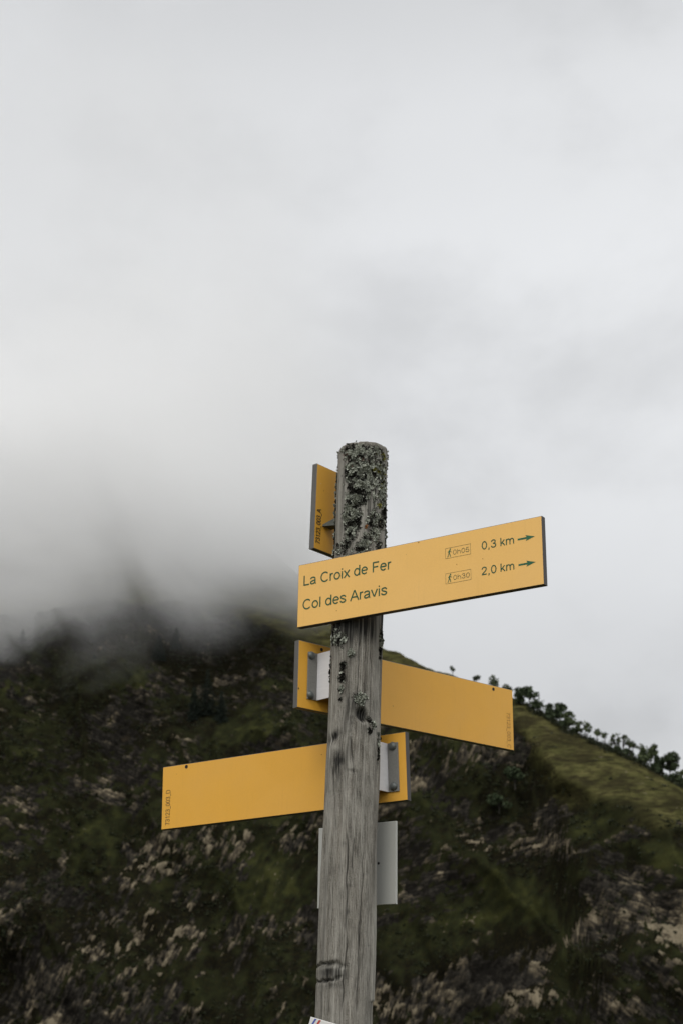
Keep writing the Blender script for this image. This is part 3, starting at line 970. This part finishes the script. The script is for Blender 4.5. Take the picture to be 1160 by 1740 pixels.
def at_px(a, z):
    """photograph position of a point on the front of the post (for the bare streaks)"""
    c = axis(z); p = np.array([c[0] + math.sin(a) * RAD, c[1] - math.cos(a) * RAD, z]) - CAM
    d = p[1] * math.cos(_P) + p[2] * math.sin(_P)
    return 580 + FPX * p[0] / d, 870 - FPX * (-p[1] * math.sin(_P) + p[2] * math.cos(_P)) / d


BARE = [(582, 835, 6, 48, .04, .95), (577, 890, 6, 46, .03, .9), (627, 858, 5, 34, .10, .95), (617, 890, 6, 22, .15, .9), (610, 915, 6, 14, .3, .8), (633, 925, 8, 12, 0, .75), (598, 936, 14, 5, 0, .6), (641, 870, 4, 14, 0, .5), (579, 775, 5, 14, 0, .8), (632, 765, 3, 14, .1, .5), (607, 760, 3, 10, 0, .4)]


def bare(x, y):
    b = 0
    for cx, cy, w, h, sl, k in BARE:
        b = max(b, k * math.exp(-(((x - cx + (y - cy) * sl) / w) ** 2 + ((y - cy) / h) ** 2) ** 2))
    return b


def patch(px, py, rx, ry, n, mix, smin=.0018, smax=.0050, lift=.006):
    """a colony: photograph position, half size in pixels"""
    a0, z0 = px_to_az(px, py)
    for _ in range(int(n * .8)):
        q = lrng.normal(size=2) * .5
        if q @ q > 1.6: continue
        a = a0 + q[0] * rx * .00134 / RAD; z = z0 + q[1] * ry * .00134
        if z > TOP + .012: continue
        X_ = at_px(a, z)
        if bare(*X_) > lrng.random(): continue
        nv = float(vnoise(np.array([[math.sin(a) * RAD / .0075, math.cos(a) * RAD / .0075, z / .0085]]), 77)[0]) * .95 + .42 + (.12 if z > 2.85 else 0)
        u = min(max(nv + lrng.normal() * .13, 0), .999)
        cum = np.cumsum([k for _, k in mix]) / sum(k for _, k in mix)
        m = mix[int(np.searchsorted(cum, u))][0]
        tall = {0: 1.5, 3: 1.3, 4: .6}.get(m, .5)
        lobe(a, z, lrng.uniform(smin, smax) * (.72 if z > 2.86 else 1.1 if m == 0 else .9), lift * tall * max(0, 1 - q @ q), m)


G, DK, BL, OL, RU, PK = range(6)
crust = [(BL, 2.4), (DK, 3.4), (G, 3.4)]
pale_l = [(BL, .9), (DK, 2.2), (G, 6)]
blackm = [(BL, 5), (DK, 3), (G, 1.4)]
# broad cover from the top down to the sign, thick on the middle, thin on the left where bare wood shows
for px, py, rx, ry, n, mx in [(620, 770, 30, 16, 420, pale_l), (600, 770, 24, 20, 300, crust), (590, 768, 12, 12, 90, [(PK, 3), (G, 1), (DK, 2)]), (604, 785, 18, 14, 130, [(PK, 1), (DK, 3), (G, 2)]),
                              (600, 800, 22, 24, 420, crust), (625, 800, 26, 22, 480, pale_l), (645, 790, 16, 22, 240, [(OL, 2), (DK, 3), (G, 2), (BL, 1)]), (608, 825, 22, 22, 440, blackm), (618, 822, 24, 12, 220, crust),
                              (600, 850, 20, 20, 420, crust), (612, 845, 22, 16, 300, blackm), (628, 838, 12, 18, 120, crust), (596, 872, 18, 20, 380, pale_l), (600, 890, 18, 20, 380, blackm), (594, 905, 12, 22, 160, crust),
                              (648, 830, 14, 30, 320, crust), (652, 862, 10, 26, 240, blackm), (646, 880, 12, 20, 160, crust), (632, 880, 12, 24, 240, [(G, 3), (DK, 4), (BL, 2)]), (636, 905, 10, 14, 130, pale_l),
                              (619, 920, 13, 13, 260, pale_l), (614, 930, 14, 12, 170, blackm), (575, 925, 10, 14, 90, crust), (588, 925, 12, 16, 120, blackm), (642, 925, 10, 14, 90, blackm), (640, 945, 16, 6, 60, crust),
                              (572, 800, 5, 40, 60, blackm), (569, 850, 5, 60, 190, crust), (567, 905, 5, 40, 110, blackm), (656, 900, 5, 40, 90, crust), (586, 760, 20, 8, 80, crust), (640, 762, 18, 8, 120, crust),
                              (634, 797, 5, 4, 34, [(OL, 1)]), (645, 822, 6, 7, 46, [(OL, 3), (G, 1)]), (643, 856, 5, 6, 34, [(OL, 1)]), (621, 896, 2.4, 4, 12, [(RU, 1)]), (650, 770, 7, 10, 50, [(OL, 2), (DK, 1)]),
                              (604, 944, 30, 4, 70, [(G, 1), (PK, 1), (DK, 2)]), (622, 939, 14, 6, 90, [(G, 2), (PK, 1), (DK, 1)]),
                              # below the sign
                              (568, 1075, 10, 16, 150, crust), (580, 1085, 12, 16, 100, pale_l), (646, 1080, 5, 22, 110, crust), (645, 1100, 4, 16, 60, blackm), (596, 1111, 6, 6, 60, pale_l), (583, 1130, 6, 9, 66, blackm), (581, 1150, 7, 10, 80, blackm),
                              (580, 1171, 5, 6, 48, pale_l), (579, 1187, 3, 4, 18, blackm), (612, 1188, 9, 9, 190, [(G, 8), (DK, 1)]), (606, 1186, 10, 10, 40, blackm), (633, 1229, 6, 6, 60, pale_l), (626, 1222, 6, 7, 44, blackm), (627, 1240, 5, 6, 30, crust),
                              (560, 1130, 4, 40, 40, blackm), (641, 1255, 3, 18, 40, blackm), (641, 1280, 3, 12, 36, blackm)]:
    patch(px, py, rx, ry, n, mx)
# stray specks down the shaft
for _ in range(140):
    a = lrng.uniform(-1.5, 1.5); z = post_z(lrng.uniform(1060, 1740)); lobe(a, z, lrng.uniform(.0005, .0013), 0, lrng.choice([DK, BL, G]))
# crown of lichen on the sawn end and thin cover behind
for _ in range(900):
    a = lrng.uniform(0, 6.28); z = lrng.uniform(2.62, TOP)
    if abs(wav(a)) > 1.5: lobe(a, z, lrng.uniform(.002, .005), .001, lrng.choice([G, DK, BL]))
lich = mesh_np('lichen', np.array(lv) - root_loc, np.array(lf), LM, post, mat_idx=lm_)
tag(lich, kind='stuff')


# ------------------------------------------------------------------ sign boards
def frame(s, z, psi, lam, rho, off):
    e = np.array([math.cos(psi), math.sin(psi), 0]); n = np.array([math.sin(psi), -math.cos(psi), 0]); v = np.array([0, 0, 1.0])
    v = v * math.cos(lam) + n * math.sin(lam)
    e2 = e * math.cos(rho) + v * math.sin(rho); v2 = -e * math.sin(rho) + v * math.cos(rho)
    c = axis(z) + n * off + e * s
    nn = np.cross(e2, v2)
    m = Matrix(((e2[0], v2[0], nn[0], c[0] - root_loc[0]), (e2[1], v2[1], nn[1], c[1] - root_loc[1]), (e2[2], v2[2], nn[2], c[2] - root_loc[2]), (0, 0, 0, 1)))
    return m


def board(name, mtx, W, H, T, face, edge, back=None, round_=.0012):
    """the visible face lies at local z = 0, the thickness runs to -T; the faces have their own laminate"""
    bm = bmesh.new()
    r = round_
    def loop(w, h, z):
        return [bm.verts.new((x * w / 2, y * h / 2, z)) for x, y in ((-1, -1), (1, -1), (1, 1), (-1, 1))]
    l0 = loop(W - 2 * r, H - 2 * r, 0); l1 = loop(W, H, -r); l2 = loop(W, H, -T + r); l3 = loop(W - 2 * r, H - 2 * r, -T)
    bm.faces.new(l0).material_index = 0
    for a, b, m in ((l0, l1, 1), (l1, l2, 1), (l2, l3, 1)):
        for i in range(4):
            j = (i + 1) % 4
            bm.faces.new((b[i], b[j], a[j], a[i])).material_index = m
    bm.faces.new(l3[::-1]).material_index = 2
    o = bm_obj(name, bm, [face, edge, back or face], root)
    o.matrix_local = mtx
    return o


def _arc(cx, cy, rx, ry, a0, a1, n=18):
    return [(cx + rx * math.cos(R(a0 + (a1 - a0) * i / n)), cy + ry * math.sin(R(a0 + (a1 - a0) * i / n))) for i in range(n + 1)]


def _spl(*p, n=6):
    """Catmull-Rom through the points"""
    q = [p[0]] + list(p) + [p[-1]]
    out = []
    for a, b, c, d in zip(q, q[1:], q[2:], q[3:]):
        for i in range(n):
            t_ = i / n
            out.append(tuple(.5 * (2 * b[k] + (c[k] - a[k]) * t_ + (2 * a[k] - 5 * b[k] + 4 * c[k] - d[k]) * t_ ** 2 + (3 * b[k] - a[k] - 3 * c[k] + d[k]) * t_ ** 3) for k in (0, 1)))
    return out + [p[-1]]


# plain sans serif letters as pen strokes: advance width, strokes; cap height 1
GLYPH = {
    ' ': (.39, []),
    'L': (.78, [[(.15, 1), (.15, .06), (.72, .06)]]),
    'a': (.78, [_spl((.10, .52), (.18, .64), (.37, .68), (.55, .63), (.61, .48), (.61, .16), (.68, 0)), _spl((.61, .40), (.45, .36), (.22, .31), (.11, .19), (.18, .07), (.36, .05), (.54, .13), (.61, .27))]),
    'C': (1.01, [_arc(.53, .5, .42, .455, 42, 318, 28)]),
    'r': (.47, [[(.13, 0), (.13, .73)], _spl((.13, .42), (.18, .59), (.29, .67), (.43, .66))]),
    'o': (.78, [_arc(.39, .365, .29, .32, 0, 360, 28)]),
    'i': (.31, [[(.155, 0), (.155, .73)], [(.155, .87), (.155, 1)]]),
    'l': (.31, [[(.155, 0), (.155, 1)]]),
    'x': (.70, [[(.06, 0), (.64, .73)], [(.06, .73), (.64, 0)]]),
    'd': (.78, [_arc(.36, .365, .27, .32, 0, 360, 28), [(.64, 0), (.64, 1)]]),
    'e': (.78, [[(.10, .385), (.67, .385)], _arc(.39, .365, .29, .32, 4, 318, 26)]),
    'F': (.85, [[(.16, 0), (.16, 1)], [(.16, .94), (.77, .94)], [(.16, .50), (.68, .50)]]),
    's': (.70, [_spl((.60, .53), (.51, .65), (.34, .685), (.17, .64), (.12, .53), (.21, .43), (.47, .33), (.60, .2), (.51, .08), (.33, .045), (.15, .1), (.08, .22))]),
    'A': (.93, [[(.04, 0), (.445, .97)], [(.485, .97), (.89, 0)], [(.20, .345), (.73, .345)], [(.40, .95), (.53, .95)]]),
    'v': (.70, [[(.05, .73), (.335, .03)], [(.365, .03), (.65, .73)]]),
    '0': (.78, [_arc(.39, .5, .28, .455, 0, 360, 28)]),
    '1': (.78, [[(.42, 0), (.42, 1)], [(.42, .93), (.17, .74)]]),
    '2': (.78, [_spl((.10, .70), (.17, .87), (.37, .955), (.57, .87), (.62, .70), (.51, .48), (.22, .21), (.09, .06)), [(.06, .06), (.67, .06)]]),
    '3': (.78, [_spl((.11, .76), (.19, .9), (.37, .955), (.55, .89), (.60, .74), (.51, .58), (.30, .53)), _spl((.34, .53), (.55, .47), (.65, .29), (.57, .12), (.37, .045), (.17, .12), (.09, .27))]),
    '5': (.78, [[(.64, .94), (.22, .94), (.14, .47)], _spl((.13, .46), (.29, .59), (.48, .59), (.62, .46), (.65, .30), (.58, .13), (.37, .045), (.17, .11), (.08, .25))]),
    '7': (.78, [[(.08, .93), (.68, .93)], _spl((.64, .90), (.45, .60), (.34, .30), (.29, 0))]),
    ',': (.39, [[(.19, .12), (.19, -.02), (.13, -.15)]]),
    'k': (.70, [[(.14, 0), (.14, 1)], [(.15, .24), (.58, .73)], [(.30, .42), (.63, 0)]]),
    'm': (1.16, [[(.13, 0), (.13, .73)], _spl((.13, .44), (.21, .62), (.36, .68), (.50, .63), (.565, .46), (.57, .2), (.57, 0)), _spl((.57, .44), (.66, .62), (.81, .68), (.95, .63), (1.015, .46), (1.02, .2), (1.02, 0))]),
    'h': (.78, [[(.13, 0), (.13, 1)], _spl((.13, .42), (.23, .62), (.41, .68), (.56, .63), (.635, .46), (.64, .2), (.64, 0))]),
    '_': (.66, [[(.02, -.10), (.64, -.10)]]),
    'D': (1.01, [[(.16, 0), (.16, 1)], [(.16, .94), (.50, .94)] + _arc(.50, .5, .38, .44, 88, -88, 16) + [(.50, .06), (.16, .06)]]),
}


def text(body, parent, u, v, w, cap, mat, rot=0.0, name='lettering', pen=.13, z=.0004):
    """pen-stroke lettering fitted to width w and cap height, left end of the baseline at (u, v)"""
    strokes, x = [], 0.0
    for ch in body:
        adv, st = GLYPH[ch]
        strokes += [[(px + x, py) for px, py in p] for p in st]
        x += adv
    kx = w / (x - .2); ky = cap
    x0 = .1
    c, s_ = math.cos(rot), math.sin(rot)
    V_, F_ = [], []
    for k, p in enumerate(strokes):
        p = np.array(p, float)
        p = p * np.array([kx, ky]) - np.array([x0 * kx, 0])
        h = pen * (kx + ky) * .25
        closed = np.linalg.norm(p[0] - p[-1]) < 1e-6 * 10
        n = len(p)
        base = len(V_)
        zz = z + 2e-5 * (k % 4)
        for i in range(n):
            if closed:
                a, b = p[(i - 1) % (n - 1)], p[(i + 1) % (n - 1)]
                if i == n - 1: a, b = p[n - 2], p[1]
            else:
                a, b = p[max(i - 1, 0)], p[min(i + 1, n - 1)]
            d1 = p[i] - a if np.linalg.norm(p[i] - a) > 1e-9 else b - p[i]
            d2 = b - p[i] if np.linalg.norm(b - p[i]) > 1e-9 else d1
            d1 = d1 / np.linalg.norm(d1); d2 = d2 / np.linalg.norm(d2)
            m = d1 + d2; m /= np.linalg.norm(m)
            nn = np.array([-m[1], m[0]])
            hh_ = h / max(.5, float(nn @ np.array([-d1[1], d1[0]])))
            for sg in (1, -1):
                q = p[i] + nn * hh_ * sg
                V_.append((u + q[0] * c - q[1] * s_, v + q[0] * s_ + q[1] * c, zz))
        for i in range(n - 1):
            F_.append([base + 2 * i, base + 2 * i + 1, base + 2 * i + 3, base + 2 * i + 2])
    return mesh_np(name, np.array(V_), np.array(F_), mat, parent)


def poly(name, parent, polys, mat, z=.0004):
    bm = bmesh.new()
    for pl in polys:
        bm.faces.new([bm.verts.new((x, y, z)) for x, y in pl])
    return bm_obj(name, bm, mat, parent)


def disc(name, parent, u, v, r, mat, z=.0005, k=20):
    return poly(name, parent, [[(u + r * math.cos(2 * math.pi * i / k), v + r * math.sin(2 * math.pi * i / k)) for i in range(k)]], mat, z)


def bracket(parent, u0, side, depth, hh=.0555):
    """hat shaped clamp between board and post: flange on the board, leg reaching for the post. u0: leg position"""
    bm = bmesh.new()
    th = .003
    prof = [(u0 + side * .028, .0005), (u0 + side * .001, .0005), (u0 - side * .001, .002), (u0 - side * .004, depth)]
    outer = [(x, z) for x, z in prof]
    inner = [(prof[3][0] - side * th, prof[3][1]), (prof[2][0] - side * th, .0035), (prof[1][0] - side * th, .0005 + th), (prof[0][0], .0005 + th)]
    # outer profile of the flange faces the viewer: build as two slabs
    def slab(p):
        lo = [bm.verts.new((x, -hh, z)) for x, z in p]; hi = [bm.verts.new((x, hh, z)) for x, z in p]
        bm.faces.new(lo); bm.faces.new(hi[::-1])
        fs = []
        for i in range(len(p)):
            j = (i + 1) % len(p)
            fs.append(bm.faces.new((lo[i], hi[i], hi[j], lo[j])))
        return fs
    f1_ = slab([(u0 + side * .027, .0005), (u0 + side * .027, .0035), (u0 + side * .0005, .0035), (u0 + side * .0005, .0005)])
    f2_ = slab([(u0, .0008), (u0 - side * .0045, depth), (u0 - side * .0075, depth), (u0 - side * .003, .0008)])
    for f_ in f2_: f_.material_index = 1
    bmesh.ops.recalc_face_normals(bm, faces=bm.faces)
    bmesh.ops.bevel(bm, geom=[e for e in bm.edges], offset=.0005, segments=1, affect='EDGES')
    o = bm_obj('bracket', bm, [M['zinc'], M['alu']], parent)
    return o


def bolt(parent, u, v, r=.0092):
    bm = bmesh.new()
    bmesh.ops.create_uvsphere(bm, u_segments=24, v_segments=12, radius=r)
    for q in bm.verts:
        if q.co.z < 0: q.co.z *= .15
        q.co.z *= .72
        q.co += Vector((u, v, .0045))
    # washer
    bmesh.ops.create_cone(bm, cap_ends=True, segments=24, radius1=r * 1.08, radius2=r * 1.08, depth=.0012, matrix=Matrix.Translation((u, v, .0041)))
    return bm_obj('bolt', bm, M['bolt'], parent, smooth=True)


TB = .016
# front sign with the two destinations
mB = frame(.1974, 2.5463, -.5916, -.0202, -.0043, .075)
sB = board('direction_sign', mB, .6301, .1523, TB, M['yellow_front'], M['core'])
tag(sB, 'faded yellow sign on the front of the post reading La Croix de Fer and Col des Aravis')
text('La Croix de Fer', sB, -.2985, .0228, .237, .0245, M['ink_green'])
text('Col des Aravis', sB, -.2985, -.0355, .2265, .0245, M['ink_green'])
text('0,3 km', sB, .1712, .0262, .0765, .0182, M['ink_green'])
text('2,0 km', sB, .1700, -.0316, .0765, .0182, M['ink_green'])
for vc, hrs in ((.0335, '0h05'), (-.0247, '0h30')):
    u0, u1, v0, v1 = .0798, .1430, vc - .0120, vc + .0120
    wd = .0006
    poly('time_box', sB, [[(u0, v0), (u1, v0), (u1, v0 + wd), (u0, v0 + wd)], [(u0, v1 - wd), (u1, v1 - wd), (u1, v1), (u0, v1)], [(u0, v0 + wd), (u0 + wd, v0 + wd), (u0 + wd, v1 - wd), (u0, v1 - wd)],
                          [(u1 - wd, v0 + wd), (u1, v0 + wd), (u1, v1 - wd), (u1 - wd, v1 - wd)]], M['ink_thin'])
    text(hrs, sB, .0995, vc - .0058, .0395, .0112, M['ink_thin'], pen=.09)
    # walker pictogram
    x, y = .0900, vc
    k = 16
    head = [(x + .0022 + .0017 * math.cos(2 * math.pi * i / k), y + .0085 + .0017 * math.sin(2 * math.pi * i / k)) for i in range(k)]
    seg = lambda a, b, wa, wb: [(a[0] - (b[1] - a[1]) / math.dist(a, b) * wa, a[1] + (b[0] - a[0]) / math.dist(a, b) * wa), (a[0] + (b[1] - a[1]) / math.dist(a, b) * wa, a[1] - (b[0] - a[0]) / math.dist(a, b) * wa),
                                (b[0] + (b[1] - a[1]) / math.dist(a, b) * wb, b[1] - (b[0] - a[0]) / math.dist(a, b) * wb), (b[0] - (b[1] - a[1]) / math.dist(a, b) * wb, b[1] + (b[0] - a[0]) / math.dist(a, b) * wb)]
    poly('walker_symbol', sB, [head, seg((x + .0010, y + .0064), (x - .0004, y + .0002), .0018, .0014), seg((x - .0002, y - .00025), (x + .0020, y - .0050), .0010, .0008), seg((x + .0020, y - .0052), (x + .0024, y - .0096), .0008, .0007),
                               seg((x - .0010, y - .0003), (x - .0022, y - .0050), .0010, .0008), seg((x - .0023, y - .0052), (x - .0048, y - .0096), .0008, .0007), seg((x + .0024, y + .0050), (x + .0052, y + .0008), .0006, .0005),
                               seg((x - .0010, y + .0050), (x - .0036, y + .0010), .0007, .0005)], M['ink_arrow'], z=.00045)
for v in (.0332, -.0240):
    poly('arrow', sB, [[(.2570, v - .0020), (.2790, v - .0020), (.2790, v + .0020), (.2570, v + .0020)], [(.2755, v - .0066), (.2970, v), (.2755, v + .0066), (.2791, v)]], M['ink_arrow'])
for (u, v, r) in ((-.205, -.052, .0012), (.108, .004, .0010), (.012, .0725, .0016), (.172, .0055, .0010), (-.02, .05, .0007)):
    disc('speck', sB, u, v, r, M['ink_brown'], k=9)
bk = bracket(sB, -.1974 - .045, -1, .012)   # clamp behind the board, gripping the post
bk.matrix_local = Matrix.Translation((0, 0, -TB - .0005)) @ Matrix.Rotation(math.pi, 4, 'Y')
bk.data.transform(Matrix.Translation((2 * (.1974 + .0225), 0, 0)))

# right pointing back sign
mC = frame(.2484, 2.3558, .6814, -.0063, -.0261, -.085)
sC = board('direction_sign', mC, .6955, .1583, TB, M['yellow_back'], M['core_pale'], M['yellow_front'])
tag(sC, 'blank yellow back of the sign pointing right and away behind the post')
bracket(sC, -.294, -1, .046); bolt(sC, -.3125, .0475); bolt(sC, -.3125, -.0455)
bracket(sC, -.294 + .090, 1, .046)
for u, v in ((-.2803, .0682), (.278, .0695)): disc('screw_hole', sC, u, v, .0043, M['hole'])
text('73123_003_C', sC, .3235, .0165, .0910, .0125, M['ink_brown'], rot=-math.pi / 2, pen=.10)
disc('speck', sC, -.0613, -.0298, .0014, M['ink_brown'], k=9); disc('speck', sC, -.3443, -.035, .0022, M['hole'], k=6); disc('speck', sC, -.112, .01, .0012, M['ink_brown'], k=8)

# left pointing back sign
mD = frame(-.2518, 2.1479, -.5387, -.0132, .0290, -.085)
sD = board('direction_sign', mD, .6875, .1550, TB, M['yellow_back'], M['core'], M['yellow_front'])
tag(sD, 'blank yellow back of the sign pointing left behind the post')
bracket(sD, .297, 1, .046); bolt(sD, .3105, .0475); bolt(sD, .3105, -.0435)
bracket(sD, .297 - .090, -1, .046)
for u, v in ((-.2707, .0700), (.2770, .0695)): disc('screw_hole', sD, u, v, .0045, M['hole'])
text('73123_003_D', sD, -.3180, -.0672, .0855, .0135, M['ink_black'], rot=math.pi / 2, pen=.10)
disc('speck', sD, .121, .052, .0013, M['ink_brown'], k=8); disc('speck', sD, -.30, .055, .0008, M['ink_brown'], k=7)

# uppermost sign, nearly edge on
mA = frame(.058, 2.772, .8471, .0220, -.0252, -.085)
sA = board('direction_sign', mA, .25, .216, .016, M['yellow_back'], M['core_pale'], M['yellow_front'])
tag(sA, 'short yellow sign seen nearly edge on behind the top of the post')
text('73123_003_A', sA, -.1040, -.0925, .0860, .0150, M['ink_black'], rot=math.pi / 2, pen=.17)
# small gusset of its clamp
bm = bmesh.new()
pr = [(-.0985, .0006), (-.0985, .004), (-.080, .046), (-.066, .046), (-.066, .0006)]
for vy in (-.046, -.020): pass
lo = [bm.verts.new((x, -.046, z)) for x, z in pr]; hi = [bm.verts.new((x, -.043 + .024 * (z / .046) , z)) for x, z in pr]
bm.faces.new(lo); bm.faces.new(hi[::-1])
for i in range(5):
    j = (i + 1) % 5; bm.faces.new((lo[i], hi[i], hi[j], lo[j]))
bmesh.ops.recalc_face_normals(bm, faces=bm.faces)
bm_obj('bracket', bm, mat_plain('mossy_dark_bracket', (.075, .08, .065), .7, vary=.6, scale=160), sA)
disc('speck', sA, -.098, .045, .0013, M['ink_brown'], k=8); disc('speck', sA, -.109, .06, .0009, M['white'], k=7)

# pale grey plate
mE = frame(-.0429, 1.9463, -.6424, -.0222, -.0019, -.085)
sE = board('notice_plate', mE, .2157, .1791, .006, M['grey_plate'], M['grey_plate'], M['white'], .0008)
tag(sE, 'pale grey blank back of a small plate behind the post')
disc('screw_hole', sE, .0610, 0, .0030, M['hole'])

# tricolour marker at the bottom of the picture: its upper left corner is the one seen
psi, rho = -.18, -.265
c = at(528, 1728.5, 3.085)
e = np.array([math.cos(psi) * math.cos(rho), math.sin(psi) * math.cos(rho), math.sin(rho)]); n = np.array([math.sin(psi), -math.cos(psi), 0]); v = np.cross(n, e)
W, H = .115, .085
cc = c + e * W / 2 - v * H / 2
mF = Matrix(((e[0], v[0], n[0], cc[0] - root_loc[0]), (e[1], v[1], n[1], cc[1] - root_loc[1]), (e[2], v[2], n[2], cc[2] - root_loc[2]), (0, 0, 0, 1)))
sF = board('marker_plate', mF, W, H, .008, M['white'], M['white'], M['white'], .0008)
tag(sF, 'small tilted white plate with a blue and a red stripe at the foot of the picture')
x0 = -W / 2; y1 = H / 2
poly('blue_stripe', sF, [[(x0 + .0095, y1 - .0012), (x0 + .0135, y1 - .0012), (x0 + .004, y1 - .026), (x0 + .001, y1 - .026)]], M['blue'])
poly('red_stripe', sF, [[(x0 + .0185, y1 - .0012), (x0 + .0232, y1 - .0012), (x0 + .014, y1 - .026), (x0 + .010, y1 - .026)]], M['red'])

# ------------------------------------------------------------------ low cloud drifting over the mountain
bm = bmesh.new()
bmesh.ops.create_icosphere(bm, subdivisions=4, radius=1.0)
for q in bm.verts:
    d = q.co.normalized()
    k = 1 + .10 * math.sin(d.x * 5 + 1) * math.sin(d.z * 4 + d.y * 3)
    q.co = Vector((-130 + d.x * 300 * k, 590 + d.y * 260 * k, 225 + d.z * 270 * k))
t = NT('cloud_vapour')
g = t.n('ShaderNodeNewGeometry')
sx = t.n('ShaderNodeSeparateXYZ'); t.t.links.new(g.outputs['Position'], sx.inputs[0])
mp_ = t.n('ShaderNodeMapping'); mp_.inputs['Scale'].default_value = (1 / 58, 1 / 120, 1 / 46)
t.t.links.new(g.outputs['Position'], mp_.inputs[0])
nz = t.n('ShaderNodeTexNoise'); nz.inputs['Scale'].default_value = 1.0; nz.inputs['Detail'].default_value = 4; nz.inputs['Roughness'].default_value = .55; nz.inputs['Distortion'].default_value = .6
t.t.links.new(mp_.outputs[0], nz.inputs['Vector'])
nzc = t.math('SUBTRACT', nz.outputs['Fac'], .5)
# ragged base: about 120 m on the left, higher to the right
hz = t.math('SUBTRACT', sx.outputs['Z'], t.math('MULTIPLY_ADD', sx.outputs['X'], .24, 144.0))
hz = t.math('ADD', hz, t.math('MULTIPLY', nzc, 80.0))
fz = t.n('ShaderNodeMapRange', interpolation_type='SMOOTHSTEP'); t.set(fz.inputs['Value'], hz); fz.inputs['From Min'].default_value = -14; fz.inputs['From Max'].default_value = 20
hx = t.math('ADD', sx.outputs['X'], t.math('MULTIPLY', nzc, 60.0))
fx = t.n('ShaderNodeMapRange', interpolation_type='SMOOTHSTEP'); t.set(fx.inputs['Value'], hx); fx.inputs['From Min'].default_value = 24; fx.inputs['From Max'].default_value = -55
hy = t.math('ADD', sx.outputs['Y'], t.math('MULTIPLY', nzc, 70.0))
fy = t.n('ShaderNodeMapRange', interpolation_type='SMOOTHSTEP'); t.set(fy.inputs['Value'], hy); fy.inputs['From Min'].default_value = 405; fy.inputs['From Max'].default_value = 460
# thins out towards the hull
tx = t.n('ShaderNodeVectorMath', operation='SUBTRACT'); t.t.links.new(g.outputs['Position'], tx.inputs[0]); tx.inputs[1].default_value = (-130, 590, 225)
ty = t.n('ShaderNodeVectorMath', operation='DIVIDE'); t.t.links.new(tx.outputs[0], ty.inputs[0]); ty.inputs[1].default_value = (300, 260, 270)
tl = t.n('ShaderNodeVectorMath', operation='LENGTH'); t.t.links.new(ty.outputs[0], tl.inputs[0])
fe = t.n('ShaderNodeMapRange', interpolation_type='SMOOTHSTEP'); t.set(fe.inputs['Value'], tl.outputs['Value']); fe.inputs['From Min'].default_value = .90; fe.inputs['From Max'].default_value = .62
wisp = t.math('MULTIPLY_ADD', nzc, 4.2, 1.0, clamp=False)
wisp = t.math('MAXIMUM', wisp, .10)
ft = t.n('ShaderNodeMapRange', interpolation_type='SMOOTHSTEP'); t.set(ft.inputs['Value'], sx.outputs['Z']); ft.inputs['From Min'].default_value = 285; ft.inputs['From Max'].default_value = 150
wisp = t.math('MULTIPLY', wisp, t.math('MULTIPLY_ADD', ft.outputs[0], .95, .05))
dens = t.math('MULTIPLY', t.math('MULTIPLY', fz.outputs[0], fx.outputs[0]), t.math('MULTIPLY', fe.outputs[0], wisp))
dens = t.math('MULTIPLY', t.math('MULTIPLY', dens, fy.outputs[0]), .034)
pv = t.n('ShaderNodeVolumePrincipled')
pv.inputs['Color'].default_value = (1, 1, 1, 1)
pv.inputs['Anisotropy'].default_value = .0
t.set(pv.inputs['Density'], dens)
t.t.links.new(pv.outputs[0], t.out.inputs['Volume'])
cloud = bm_obj('cloud', bm, t.m, smooth=True)
tag(cloud, 'low grey cloud hiding the mountain on the left', 'cloud', kind='stuff')
